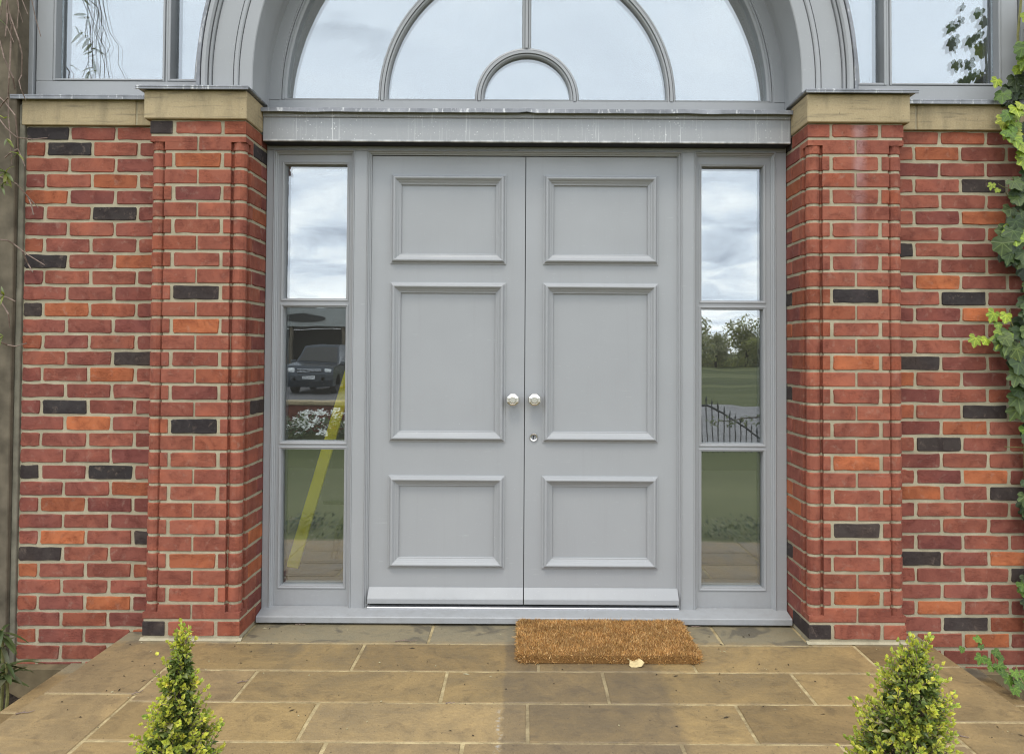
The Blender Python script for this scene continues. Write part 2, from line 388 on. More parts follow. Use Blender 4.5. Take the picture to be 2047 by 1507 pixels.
class MB:
    """collects shapes, then links them as one mesh object"""
    def __init__(s): s.v = []; s.f = []; s.c = []
    def add(s, vs, fs, col=None):
        k = len(s.v); s.v += [tuple(v) for v in vs]; s.f += [tuple(i + k for i in f) for f in fs]
        if col is not None: s.c += [col] * len(vs)
        return s
    def box(s, x0, x1, y0, y1, z0, z1, bev=0.0):
        if bev <= 0:
            vs = [(x, y, z) for z in (z0, z1) for y in (y0, y1) for x in (x0, x1)]
            return s.add(vs, [(0, 2, 3, 1), (4, 5, 7, 6), (0, 1, 5, 4), (2, 6, 7, 3), (0, 4, 6, 2), (1, 3, 7, 5)])
        b = min(bev, (x1 - x0) / 2.2, (y1 - y0) / 2.2, (z1 - z0) / 2.2)
        vs = []; 
        def ring(ins, z): return [(x0 + ins + cx, y0 + ins + cy, z) for cx, cy in ()]
        # chamfered box: 24 verts
        X = (x0, x1); Y = (y0, y1); Z = (z0, z1); idx = {}
        for i in (0, 1):
            for j in (0, 1):
                for k in (0, 1):
                    sx, sy, sz = (1 - 2 * i), (1 - 2 * j), (1 - 2 * k)
                    idx[i, j, k, 0] = len(vs); vs.append((X[i], Y[j] + sy * b, Z[k] + sz * b))
                    idx[i, j, k, 1] = len(vs); vs.append((X[i] + sx * b, Y[j], Z[k] + sz * b))
                    idx[i, j, k, 2] = len(vs); vs.append((X[i] + sx * b, Y[j] + sy * b, Z[k]))
        fs = []
        for i in (0, 1):
            fs.append([idx[i, j, k, 0] for j, k in ((0, 0), (1, 0), (1, 1), (0, 1))])
            fs.append([idx[j, i, k, 1] for j, k in ((0, 0), (1, 0), (1, 1), (0, 1))])
            fs.append([idx[j, k, i, 2] for j, k in ((0, 0), (1, 0), (1, 1), (0, 1))])
        for i in (0, 1):
            for j in (0, 1):
                fs.append([idx[i, j, 0, 0], idx[i, j, 1, 0], idx[i, j, 1, 1], idx[i, j, 0, 1]])
                fs.append([idx[i, 0, j, 0], idx[i, 1, j, 0], idx[i, 1, j, 2], idx[i, 0, j, 2]])
                fs.append([idx[0, i, j, 1], idx[1, i, j, 1], idx[1, i, j, 2], idx[0, i, j, 2]])
                for k in (0, 1): fs.append([idx[i, j, k, 0], idx[i, j, k, 1], idx[i, j, k, 2]])
        return s.add(vs, fs)
    def prism(s, poly, axis, a, b):
        """polygon of (p,q) extruded along axis: 'z' -> (p,q)=(x,y); 'x' -> (y,z); 'y' -> (x,z)"""
        n = len(poly)
        def pt(p, t): return {'z': (p[0], p[1], t), 'x': (t, p[0], p[1]), 'y': (p[0], t, p[1])}[axis]
        vs = [pt(p, a) for p in poly] + [pt(p, b) for p in poly]
        fs = [tuple(range(n))[::-1], tuple(range(n, 2 * n))] + [(i, (i + 1) % n, n + (i + 1) % n, n + i) for i in range(n)]
        return s.add(vs, fs)
    def sweep(s, rings, closed_profile=True, closed_path=False, caps=True):
        n = len(rings[0]); k0 = len(s.v)
        for r in rings: s.v += [tuple(p) for p in r]
        m = len(rings)
        for i in range(m if closed_path else m - 1):
            a = k0 + i * n; b = k0 + ((i + 1) % m) * n
            for j in range(n if closed_profile else n - 1):
                j2 = (j + 1) % n
                s.f.append((a + j, a + j2, b + j2, b + j))
        if caps and closed_profile and not closed_path:
            s.f.append(tuple(range(k0, k0 + n))[::-1]); s.f.append(tuple(range(k0 + (m - 1) * n, k0 + m * n)))
        return s
    def tube(s, pts, radii, seg=6, col=None):
        pts = [Vector(p) for p in pts]
        if not isinstance(radii, (list, tuple)): radii = [radii] * len(pts)
        rings = []; up = Vector((.13, .9, .41)).normalized()
        for i, p in enumerate(pts):
            d = (pts[min(i + 1, len(pts) - 1)] - pts[max(i - 1, 0)]).normalized()
            a = d.cross(up)
            if a.length < 1e-4: a = d.cross(Vector((1, 0, 0)))
            a.normalize(); b = d.cross(a)
            rings.append([p + (a * math.cos(2 * math.pi * k / seg) + b * math.sin(2 * math.pi * k / seg)) * radii[i] for k in range(seg)])
        k = len(s.v); s.sweep(rings)
        if col is not None: s.c += [col] * (len(s.v) - k)
        return s
    def ico(s, c, r, sub=1, sq=(1, 1, 1), col=None):
        b = bmesh.new(); bmesh.ops.create_icosphere(b, subdivisions=sub, radius=1)
        s.add([(c[0] + v.co.x * r * sq[0], c[1] + v.co.y * r * sq[1], c[2] + v.co.z * r * sq[2]) for v in b.verts],
              [[v.index for v in f.verts] for f in b.faces], col); b.free(); return s
    def build(s, name, mat, parent=None, loc=(0, 0, 0), rot=(0, 0, 0), smooth=False, fix=True):
        me = mesh(name, s.v, s.f, mat, fix, smooth, s.c if s.c else None)
        return link(name, me, parent, loc, rot)

XC = .012                       # the doorway's centre line
PITCH = .0781                   # one course of brick and joint
def bed(k): return 2.357 - PITCH * k   # middle of the bed joint under course k
BH = .0675                      # brick height

# ------------------------------------------------------------------ ground and garden (seen in the glass)
def sstep(a, b, x):
    t = max(0, min(1, (x - a) / (b - a))); return t * t * (3 - 2 * t)
def gz(x, y):
    right = sstep(1.6, 3.4, x)
    return -.32 - 1.0 * right * sstep(-8.5, -13, y)
xs = [-1500, -500, -200, -90, -50, -30, -20, -14, -10, -7, -5, -3.5, -2, -1, 0, 1, 1.6, 2, 2.5, 3, 3.4, 4.5, 6, 8, 11, 15, 20, 28, 40, 60, 100, 200, 500, 1500]
ys = [1500, 300, 60, 15, 5, 1, 0, -1, -2, -3, -4.5, -6, -7.5, -8.5, -9.2, -10, -10.8, -11.5, -12.2, -13, -15, -18, -22, -28, -36, -48, -65, -90, -130, -200, -400, -1500]
gv = [(x, y, gz(x, y)) for y in ys for x in xs]; nx = len(xs)
gf = [(j * nx + i, j * nx + i + 1, (j + 1) * nx + i + 1, (j + 1) * nx + i) for j in range(len(ys) - 1) for i in range(nx - 1)]
tag(link('ground', mesh('ground', gv, gf, M['grass'], True)), kind='structure')
tag(MB().box(-16, -2.8, -40, -12.2, -.36, -.312).build('yard', M['drive']), kind='structure')
tag(MB().box(3.6, 90, -36, -19, -1.36, -1.312).build('road', M['road']), kind='structure')
tag(MB().box(-1.0, 1.02, -7.5, -1.62, -.40, -.30).build('path', M['slab']), kind='structure')
bpy.data.objects['path'].color = (.16, .12, .07, 1)
sv = []; sf = []
def soil_sheet(name, x0, x1, y0, y1, z):
    n = 26; vs = []; fs = []
    for j in range(n + 1):
        for i in range(n + 1):
            x = x0 + (x1 - x0) * i / n; y = y0 + (y1 - y0) * j / n
            vs.append((x, y, z + .045 * noise.fractal(Vector((x * 9, y * 9, 3.3)), 1, 2, 4)))
    for j in range(n):
        for i in range(n): fs.append((j * (n + 1) + i, j * (n + 1) + i + 1, (j + 1) * (n + 1) + i + 1, (j + 1) * (n + 1) + i))
    return tag(link(name, mesh(name, vs, fs, M['soil'], True)), kind='structure')
soil_sheet('soil', -3.4, -2.12, -1.7, .02, -.29)
soil_sheet('soil', 2.14, 3.4, -1.7, .02, -.29)

# ------------------------------------------------------------------ bricks
REDS = [(.255, .085, .057), (.235, .078, .055), (.212, .070, .052), (.272, .092, .059), (.228, .076, .054)]
PIER = [(.268, .088, .056), (.282, .094, .058), (.250, .081, .053)]
def bcol(k, pier=False):
    j = rnd.uniform(.9, 1.1)
    if k == 'o': c = rnd.choice([(.355, .112, .050), (.39, .125, .053), (.315, .100, .048)])
    elif k == 'k': c = rnd.choice([(.046, .037, .034), (.055, .043, .038), (.040, .034, .033)])
    elif k == 'p': c = rnd.choice([(.185, .060, .048), (.198, .064, .049)])
    elif k == 'm': c = rnd.choice([(.28, .088, .048), (.26, .080, .046)])
    else: c = rnd.choice(PIER if pier else REDS)
    return tuple(x * j for x in c)
_bm = {}
def brick_mesh(L, H, var):
    key = (round(L, 3), round(H, 3), var)
    if key in _bm: return _bm[key]
    r = random.Random(hash(key) & 0xffff)
    a, b, c = L / 2, H / 2, .0065
    base = [(-a + c, -b), (-a * .55, -b), (-a * .1, -b), (a * .4, -b), (a - c, -b), (a - .0012, -b + .003), (a, -b * .2), (a, b - c), (a - c * .6, b),
            (a * .5, b), (a * .05, b), (-a * .45, b), (-a + c, b), (-a, b - c * .7), (-a, b * .15), (-a, -b + c)]
    base = [(x + r.uniform(-.0021, .0021), z + r.uniform(-.0022, .0022)) for x, z in base]
    t1, t2 = r.uniform(-.0014, .0014), r.uniform(-.0012, .0012)
    vs = []
    for ins, y in ((.0030, 0), (0, .0052)):
        for x, z in base:
            vs.append((x * (1 - ins / a), y + (t1 * x / a + t2 * z / b + r.uniform(-.0006, .0006) if y < .004 else 0), z * (1 - ins / b)))
    n = len(base)
    fs = [tuple(range(n))] + [(i, (i + 1) % n, n + (i + 1) % n, n + i) for i in range(n)]
    me = mesh('brick', vs, fs, M['brick'], False)
    b_ = bmesh.new(); b_.from_mesh(me)
    bmesh.ops.recalc_face_normals(b_, faces=b_.faces)
    b_.faces.ensure_lookup_table()
    if b_.faces[0].normal.y > 0: bmesh.ops.reverse_faces(b_, faces=b_.faces)
    b_.to_mesh(me); b_.free()
    _bm[key] = me; return me
def lay(parent, x0, x1, k, kind='r', pier=False, y=0.0, rz=0.0, side=None):
    """one flat brick in course k; side: lies on a pier reveal, x0..x1 then run along y"""
    top = 2.357 - PITCH * (k - 1) if k > 0 else 2.424
    z0, z1 = bed(k) + .0063, (bed(k - 1) if k > 0 else 2.430) - .0063
    L = (x1 - x0)
    me = brick_mesh(L, z1 - z0, rnd.randrange(6))
    if side is None:
        loc = ((x0 + x1) / 2 + rnd.uniform(-.001, .001), y + rnd.uniform(-.0012, .0012), (z0 + z1) / 2 + rnd.uniform(-.001, .001)); rot = (0, rnd.uniform(-.006, .006), 0)
    else:
        loc = (side + rnd.uniform(-.001, .001), (x0 + x1) / 2, (z0 + z1) / 2); rot = (0, 0, rz)
    return link('brick', me, parent, loc, rot, bcol(kind, pier))

LEFT = ['krr', 'mkrr', 'rrr', 'prop'.replace('op', 'or'), 'opr', 'prkr', 'rrr', 'mrrr', 'kro', 'prrr', 'rrp', 'kompx', 'rrp', 'mrrr', 'rrk', 'pror', 'rrr', 'pkrr',
        'ror', 'rrrr', 'rrp', 'kpkr', 'rro', 'popp', 'rrr', 'rorK', 'krr', 'orrm', 'rrr', 'mrop', 'rmr', 'mrr', 'rrr', 'rrr', 'rrr', 'rrr']
LEFT[11] = 'komp'; LEFT[25] = 'rork'
RIGHT = ['rmr', 'rorr', 'prr', 'rrkr', 'rrr', 'rpor', 'rrm', 'krrr', 'rrr', 'porr', 'rkr', 'ppor', 'rrr', 'rrrr', 'krr', 'orrr', 'prm', 'mrkr', 'por', 'rkrr',
         'prr', 'rpor', 'ork', 'rrrr', 'rrr', 'rprr', 'kro', 'rrrk', 'rrr', 'rorr', 'rkm', 'rror', 'rrr', 'rrr', 'rrr', 'rrr']

def brick_wall(label, x0, x1, jo_even, jo_odd, rows, name='brick_wall'):
    t = thing(name, label, 'wall', ((x0 + x1) / 2, .12, -.4))
    off = Vector(t.location)
    MB().box(x0, x1, .0042, .24, -.45, 2.4285).build('mortar', M['mortar'], t, -off)
    for k, row in enumerate(rows):
        st = jo_odd if k % 2 else jo_even
        js = [x0 - .005]; x = st
        while x < x1 - .02: js.append(x); x += .225
        js.append(x1 + .005)
        for i in range(len(js) - 1):
            if js[i + 1] - js[i] < .03: continue
            kind = row[i] if i < len(row) else rnd.choice('rrrrrrpmrok')
            o = lay(t, js[i] + .0062, js[i + 1] - .0062, k, kind)
            o.location -= off
    return t
wall_l = brick_wall('flat red brick wall between the dark rendered pillar and the left brick pier', -2.420, -1.764, -2.208, -2.322, LEFT)
wall_r = brick_wall('flat red brick wall behind the hanging ivy, right of the right pier', 1.788, 3.1, 2.018, 1.893, RIGHT)

# moulded piers
NOT, RS, CS = .070, .034, .036
def plan(U, V, ins, notched, t=.055):
    if not notched: return [(U - ins, ins), (ins, ins), (ins, V - ins), (t, V - ins), (t, t), (U - ins, t)]
    p = [(U - ins, ins), (NOT + ins, ins), (NOT + ins, .021)]
    for i in range(9):
        a = math.radians(-24 - i * (222 / 8)); p.append((CS + (RS - ins) * math.cos(a), CS + (RS - ins) * math.sin(a)))
    p += [(.021, NOT + ins), (ins, NOT + ins), (ins, V - ins), (t, V - ins), (t, t), (U - ins, t)] if V > NOT + .03 else []
    return p
_cm = {}
def corner_mesh(U, V, H, sx, mode, var):
    key = (round(U, 3), round(V, 3), round(H, 3), sx, mode, var)
    if key in _cm: return _cm[key]
    r = random.Random(hash(key) & 0xffff); m = MB()
    def ext(notched, z0, z1, bt, bb):
        rings = []
        zs = [(z0, .0022 if bb else .0)] + ([(z0 + .003, 0)] if bb else []) + ([(z1 - .003, 0)] if bt else []) + [(z1, .0022 if bt else .0)]
        j = None
        for z, ins in zs:
            pl = plan(U, V, ins, notched)
            if j is None: j = [(r.uniform(-.0007, .0007), r.uniform(-.0007, .0007)) for _ in pl]
            rings.append([((u + a) * sx, v + b, z + r.uniform(-.0006, .0006) * (0 if z in (z0, z1) else 1)) for (u, v), (a, b) in zip(pl, j)])
        m.sweep(rings)
    h = H / 2
    if mode == 'full': ext(False, -h, h, 1, 1)
    elif mode == 'shaft': ext(True, -h, h, 1, 1)
    elif mode == 'stop_top': ext(False, h - .026, h, 1, 0); ext(True, -h, h - .0262, 0, 1)
    else: ext(False, -h, -h + .030, 0, 1); ext(True, -h + .0302, h, 1, 0)
    me = mesh('brick', m.v, m.f, M['brick'], True)
    _cm[key] = me; return me
PY = -.114
PL = {2: 'o', 10: 'k', 12: 'o', 18: 'k', 26: 'o'}; PL_HEAD = {0: 'k', 30: 'k'}
PR = {10: 'k', 14: 'o', 20: 'o', 24: 'k', 28: 'o'}; PR_HEAD = {30: 'k'}
SIDE_L = {1: 'k', 5: 'o', 8: 'r', 15: 'm', 17: 'k', 19: 'm', 25: 'o', 27: 'o', 21: 'p'}
SIDE_R = {0: 'k', 3: 'o', 4: 'm', 10: 'k', 12: 'o', 16: 'k', 22: 'o', 23: 'o', 26: 'k', 7: 'p'}
def pier(label, xo, xi, mid, head, side_c):
    """xo: outer corner (towards the wall); xi: inner corner (towards the door)"""
    t = thing('brick_pier', label, 'pier', ((xo + xi) / 2, 0, 0)); off = Vector(t.location)
    s_in = 1 if xi > xo else -1            # direction from outer to inner
    def mort(notched, z0, z1):
        po = plan(.226, .35, .0042, notched, .2); a = po[:-3]
        pts = [(xo + s_in * u, PY + v) for u, v in a if v <= .12][::-1]
        b = [(xi - s_in * u, PY + v) for u, v in a if v <= .2]
        out = [(xo + s_in * .0042, .03)] + [(xo + s_in * u, PY + v) for u, v in plan(.226, .30, .0042, notched)[:-3][::-1] if v < .2][0:] 
        inn = [(xi - s_in * u, PY + v) for u, v in plan(.226, .30, .0042, notched)[:-3] if v < .2]
        poly = out + inn + [(xi - s_in * .0042, .24), (xo + s_in * .0042, .24)]
        return MB().prism(poly, 'z', z0, z1)
    mm = mort(False, 0, bed(29) + .012)
    for q, (n_, z0, z1) in enumerate(((True, bed(29) + .0121, bed(0) - .012), (False, bed(0) - .0119, 2.4285))):
        a = mort(n_, z0, z1); mm.add(a.v, a.f)
    mm.build('mortar', M['mortar'], t, -off)
    # bedding fillet at the foot
    MB().prism([(PY - .012, .0012), (PY + .01, .0012), (PY + .01, .011)], 'x', min(xo, xi) - .01, max(xo, xi) + .01).build('mortar_fillet', M['mortar'], t, -off)
    for k in range(31):
        z0 = bed(k) + .0063; z1 = (bed(k - 1) if k else 2.430) - .0063; zc = (z0 + z1) / 2
        mode = 'full' if k in (0, 30) else 'stop_top' if k == 1 else 'stop_bottom' if k == 29 else 'shaft'
        even = k % 2 == 0
        U = .103 if even else .2205
        for cx, sx, V in ((xo, s_in, .112), (xi, -s_in, .2135 if even else .1015)):
            me = corner_mesh(U, V, z1 - z0, sx, mode, rnd.randrange(3))
            kind = head.get(k, 'r') if cx == (xo if s_in > 0 else xi) else ('m' if (k == 0 and s_in > 0) else 'r')
            if rnd.random() < .10 and kind == 'r': kind = 'm'
            link('brick', me, t, Vector((cx + rnd.uniform(-.0006, .0006), PY + rnd.uniform(-.0008, .0008), zc)) - off, (0, 0, 0), bcol(kind, True))
        if even:
            a, b = sorted((xo + s_in * .1185, xi - s_in * .1185))
            o = lay(t, a, b, k, mid.get(k, rnd.choice('rrrp') if mid is PL else 'r'), True, PY); o.location -= off
        ya, yb = (PY + .2235, .30) if even else (PY + .1115, .30)
        c = side_c.get(k, rnd.choice('rrp'))
        pieces = [(ya, ya + .2155)] if not even else [(ya, ya + .102)]
        for a, b in pieces:
            o = lay(t, a, min(b, .24), k, c, False, side=xi, rz=R(90) * s_in); o.location -= off
    if True:
        # stone cap and its lead cover
        cx0, cx1 = sorted((xo - s_in * .024, xi + s_in * .006))
        m = MB(); m.box(cx0, cx1, -.131, .10, 2.4295, 2.565, .004)
        m.build('stone_cap', M['stone'], t, -off)
        l0, l1 = sorted((xo - s_in * .055, xi + s_in * .022))
        ml = MB(); ml.box(l0, l1, -.158, .10, 2.568, 2.580, .004); ml.box(l0 + .001, l1 - .001, -.157, -.150, 2.560, 2.571, .002)
        ml.build('lead_cover', M['lead'], t, -off)
    return t
pier_l = pier('moulded red brick pier with stone cap, left of the grey double door', -1.762, -1.310, PL, PL_HEAD, SIDE_L)
pier_r = pier('moulded red brick pier with stone cap, right of the grey double door', 1.786, 1.334, PR, PR_HEAD, SIDE_R)

# stone band over the walls: two stones each and a lead cover
def band(wall, xs_, lead):
    off = Vector(wall.location)
    for a, b in zip(xs_[:-1], xs_[1:]):
        MB().box(a + .003, b - .003, -.016, .06, 2.4297, 2.558, .003).build('band_stone', M['stone'], wall, -off)
    MB().box(xs_[0], xs_[-1], -.012, .05, 2.432, 2.556).build('band_joint', M['mortar'], wall, -off)
    m = MB(); m.box(lead[0], lead[1], -.042, .062, 2.561, 2.571, .003); m.box(lead[0] + .001, lead[1] - .001, -.041, -.034, 2.548, 2.566, .002)
    m.build('lead_cover', M['lead'], wall, -off)
band(wall_l, [-2.436, -1.878, -1.763], (-2.478, -1.80))
band(wall_r, [1.787, 1.897, 3.1], (1.83, 3.1))

# rendered pillar on the left
t = thing('rendered_pillar', 'dark weathered rendered pillar at the far left, covered with bare creeper twigs', 'pillar', (-2.8, .05, -.4))
MB().box(-.55, .352, -.085, .3, -.05, 4.6, .004).build('shaft', M['concrete'], t)
MB().box(.353, .379, -.062, .25, -.05, 2.93, .003).build('mortar_strip', M['edge'], t)

# ------------------------------------------------------------------ door frame
YF, YD, YG = .18, .205, .236
fr = thing('door_frame', 'grey painted timber door frame between the two brick piers', 'door frame', (XC, .2, 0)); fo = Vector(fr.location)
ML, MR = -.863, .866          # mullion outer edge (towards the sidelights)
DLm, DRm = -.797, .803        # mullion inner edge (towards the doors)
XL, XR = -1.309, 1.333
def mem(name, *a):
    return MB().box(*a, .002).build(name, M['paint'], fr, -fo)
mem('jamb', XL, XL + .036, YF, .30, .045, 2.3655); mem('jamb', XR - .054, XR, YF, .30, .045, 2.3655)
mem('mullion', ML, DLm, YF, .30, .045, 2.3655); mem('mullion', DRm, MR, YF, .30, .045, 2.3655)
mem('head', XL, XR, YF, .30, 2.366, 2.47)
def u_moulding(x0, x1, zb, zt, prof):
    """moulding on the inside of an opening: up, across, down; prof = (inset, y)"""
    rings = [[(x0 + i, y, zb) for i, y in prof], [(x0 + i, y, zt - i) for i, y in prof], [(x1 - i, y, zt - i) for i, y in prof], [(x1 - i, y, zb) for i, y in prof]]
    return MB().sweep(rings)
PRF = [(-.001, YF + .03), (-.001, YF - .003), (.003, YF - .006), (.006, YF - .003), (.007, YF + .006), (.013, YF + .009), (.014, YF + .016), (.019, YF + .018), (.020, YF + .04)]
for x0, x1 in ((XL + .036, ML), (DLm, DRm), (MR, XR - .054)):
    u_moulding(x0, x1, .05, 2.3665, PRF).build('moulding', M['paint'], fr, -fo)
# sill with sloping top and the aluminium threshold
MB().prism([(.20, .010), (.20, .060), (.168, .0555), (.097, .042), (.093, .038), (.093, .012)], 'x', XL + .004, XR - .004).build('sill', M['paint'], fr, -fo)
MB().box(-.776, .790, .168, .21, .052, .066, .003).build('threshold_strip', M['alu'], fr, -fo)
MB().box(DLm + .02, DRm - .02, .262, .268, .04, 2.36).build('rebate', M['black'], fr, -fo)

# ------------------------------------------------------------------ doors
def ring_moulding(x0, x1, z0, z1, prof, y0):
    """mitred frame moulding, prof = (inset from the outer edge, height towards the viewer)"""
    rings = [[(x0 + i, y0 - h, z0 + i) for i, h in prof], [(x1 - i, y0 - h, z0 + i) for i, h in prof], [(x1 - i, y0 - h, z1 - i) for i, h in prof], [(x0 + i, y0 - h, z1 - i) for i, h in prof]]
    return MB().sweep(rings, True, True)
BOL = [(0, -.012), (0, .005), (.0045, .0065), (.0075, .008), (.011, .0165), (.015, .0225), (.0195, .0245), (.0235, .0235), (.029, .0175), (.0325, .0135), (.0335, .0115), (.040, .0075), (.0415, .0045), (.0475, .001), (.0545, -.006), (.0545, -.014)]
def grid_body(x0, x1, z0, z1, holes, y0, y1, thru=False):
    hd = y1 if thru else y0 + .014
    xs_ = sorted({x0, x1, *[h[0] for h in holes], *[h[1] for h in holes]}); zs_ = sorted({z0, z1, *[h[2] for h in holes], *[h[3] for h in holes]})
    m = MB()
    for i in range(len(xs_) - 1):
        for j in range(len(zs_) - 1):
            cx, cz = (xs_[i] + xs_[i + 1]) / 2, (zs_[j] + zs_[j + 1]) / 2
            if any(h[0] < cx < h[1] and h[2] < cz < h[3] for h in holes): continue
            m.add([(xs_[i], y0, zs_[j]), (xs_[i + 1], y0, zs_[j]), (xs_[i + 1], y0, zs_[j + 1]), (xs_[i], y0, zs_[j + 1])], [(0, 1, 2, 3)])
    for (a, b, c, d) in ((x0, x1, z0, z0), (x0, x1, z1, z1)): m.add([(a, y0, c), (b, y0, c), (b, y1, c), (a, y1, c)], [(0, 1, 2, 3)])
    for x in (x0, x1): m.add([(x, y0, z0), (x, y0, z1), (x, y1, z1), (x, y1, z0)], [(0, 1, 2, 3)])
    for h in holes:
        m.add([(h[0], y0, h[2]), (h[1], y0, h[2]), (h[1], hd, h[2]), (h[0], hd, h[2])], [(0, 1, 2, 3)])
        m.add([(h[0], y0, h[3]), (h[1], y0, h[3]), (h[1], hd, h[3]), (h[0], hd, h[3])], [(0, 1, 2, 3)])
    if thru:
        for h in holes:
            for x in h[:2]: m.add([(x, y0, h[2]), (x, y1, h[2]), (x, y1, h[3]), (x, y0, h[3])], [(0, 1, 2, 3)])
        for i in range(len(xs_) - 1):
            for j in range(len(zs_) - 1):
                cx, cz = (xs_[i] + xs_[i + 1]) / 2, (zs_[j] + zs_[j + 1]) / 2
                if any(h[0] < cx < h[1] and h[2] < cz < h[3] for h in holes): continue
                m.add([(xs_[i], y1, zs_[j]), (xs_[i + 1], y1, zs_[j]), (xs_[i + 1], y1, zs_[j + 1]), (xs_[i], y1, zs_[j + 1])], [(0, 3, 2, 1)])
    else: m.add([(x0, y1, z0), (x1, y1, z0), (x1, y1, z1), (x0, y1, z1)], [(0, 3, 2, 1)])
    return m
def door(label, x0, x1, px0, px1, knob_x, lock, slant):
    t = thing('door_leaf', label, 'door', (x0 if lock is None else x1, .23, .07)); off = Vector(t.location)
    zs_ = [(.251, .7185), (.8875, 1.697), (1.7905, 2.2505)]
    holes = [(px0 + .052, px1 - .052, a + .052, b - .052) for a, b in zs_]
    grid_body(x0, x1, .070, 2.343, holes, YD, YD + .048).build('leaf', M['paint'], t, -off)
    for (a, b), h in zip(zs_, holes):
        p = MB().box(h[0] - .004, h[1] + .004, YD + .011, YD + .030, h[2] - .004, h[3] + .004).build('panel', M['paint'], t, -off)
        ring_moulding(px0, px1, a, b, BOL, YD).build('moulding', M['paint'], p)
    MB().prism([(YD - .001, .156), (YD - .004, .156), (.166, .112), (.163, .107), (.163, .085), (YD - .001, .085)], 'x', x0 + (.004 if lock is None else .0), x1 - .001).build('weatherboard', M['paint'], t, -off)
    # octagonal stepped knob
    m = MB(); z = 1.1055; rings = []
    for rr, yy in ((.014, YD), (.013, YD - .022), (.020, YD - .026), (.0335, YD - .036), (.0345, YD - .046), (.031, YD - .053), (.0235, YD - .0555), (.0225, YD - .0535), (.0165, YD - .054), (.0150, YD - .0565)):
        rings.append([(knob_x + rr * math.cos(R(22.5 + 45 * i)), yy, z + rr * math.sin(R(22.5 + 45 * i))) for i in range(8)])
    m.sweep(rings); k = m.build('knob', M['nickel'], t, -off)
    if lock:
        def disc(r0, r1, ya, yb, mat, nm, par):
            n = 20; rg = [[(lock[0] + r_ * math.cos(2 * math.pi * i / n), y_, lock[1] + r_ * math.sin(2 * math.pi * i / n)) for i in range(n)] for r_, y_ in ((r1, ya), (r1, yb), (r1 - .002, yb - .002), (r0, yb - .001), (r0, ya))]
            return MB().sweep(rg, True, False, False).build(nm, mat, par, -off if par is t else (0, 0, 0))
        es = disc(.013, .0205, YD + .001, YD - .006, M['nickel'], 'lock', t)
        n = 16
        MB().sweep([[(lock[0] + .0135 * math.cos(2 * math.pi * i / n), y_, lock[1] + .0135 * math.sin(2 * math.pi * i / n)) for i in range(n)] for y_ in (YD, YD - .004)]).build('lock_barrel', M['iron'] if False else M['lead'], es)
        kh = MB().box(lock[0] - .0022, lock[0] + .0022, YD - .0046, YD - .001, lock[1] - .009, lock[1] + .003)
        kh.sweep([[(lock[0] + .0042 * math.cos(2 * math.pi * i / 10), y_, lock[1] + .005 + .0042 * math.sin(2 * math.pi * i / 10)) for i in range(10)] for y_ in (YD - .001, YD - .0047)])
        kh.build('keyhole', M['black'], es)
    return t
door('left leaf of the grey panelled double door, with a nickel knob and no keyhole', -.777, .0065, -.680, -.0895, -.0505, None, 0)
door('right leaf of the grey panelled double door, with a nickel knob and a round keyhole', .0105, .787, .099, .687, .0585, (.056, .913), 0)

# ------------------------------------------------------------------ sidelights
def pane_box(m, x0, x1, z0, z1, y): return m.box(x0, x1, y, y + .018, z0, z1)
BEAD = [(-.013, -.004), (-.013, .0035), (-.009, .005), (-.005, .003), (-.002, -.004), (.0012, -.012), (.002, -.028), (.0012, -.04)]
def sidelight(label, x0, x1, i0, i1):
    t = thing('sidelight_window', label, 'window', ((x0 + x1) / 2, .23, .05)); off = Vector(t.location)
    gx0, gx1 = x0 + i0, x1 - i1
    rows = [(.158, .8465), (.8845, 1.5695), (1.612, 2.300)]
    holes = [(gx0, gx1, a, b) for a, b in rows]
    grid_body(x0, x1, .050, 2.3505, holes, YD, YD + .09, True).build('sash', M['paint'], t, -off)
    for a, b in rows:
        p = MB(); p.box(gx0 - .003, gx1 + .003, YG, YG + .020, a - .003, b + .003)
        pane = p.build('pane', M['glass'], t, -off)
        ring_moulding(gx0, gx1, a, b, BEAD, YD).build('glazing_bead', M['paint'], pane)
        sp = MB(); sp.box(gx0 - .004, gx0 + .0015, YG + .021, YG + .085, a, b); sp.box(gx1 - .0015, gx1 + .004, YG + .021, YG + .085, a, b)  # black spacer made extra deep, standing in for a dark reflection at the edge
        sp.build('spacer', M['black'], pane)
    return t
sidelight('tall narrow three pane window left of the double door, with a yellow batten behind it', XL + .053, ML - .015, .0315, .027)
sidelight('tall narrow three pane window right of the double door, reflecting trees and fields', MR + .014, XR - .069, .028, .041)

# ------------------------------------------------------------------ lintel, fanlight and arch
t = thing('lintel', 'grey fascia board over the double door, streaked with white lime runs', 'lintel', (XC, .12, 2.39)); off = Vector(t.location)
m = MB(); m.box(-1.303, 1.327, .094, .20, 2.388, 2.507, .003); m.box(-1.303, 1.327, .089, .20, 2.5075, 2.536, .003)
m.build('fascia', M['lintel'], t, -off)
MB().box(-1.300, 1.324, .104, .178, 2.3855, 2.3878).build('soffit_shadow_strip', M['black'], t, -off)  # near-black strip added under the lintel, painting the shadow there
n = 60; rings = []
for i in range(n + 1):
    x = -1.303 + 2.630 * i / n; j = .0035 * noise.noise(Vector((x * 7, 0, 1)))
    k = .006 if abs(x - .02) < .03 else 0
    rings.append([(x, y, z + (j if y < .1 else 0) + (k if y < .1 else 0)) for y, z in ((.19, 2.556), (.070, 2.549), (.060, 2.545), (.059, 2.526), (.064, 2.525), (.068, 2.540), (.19, 2.548))])
MB().sweep(rings).build('lead_flashing', M['lead'], t, -off)

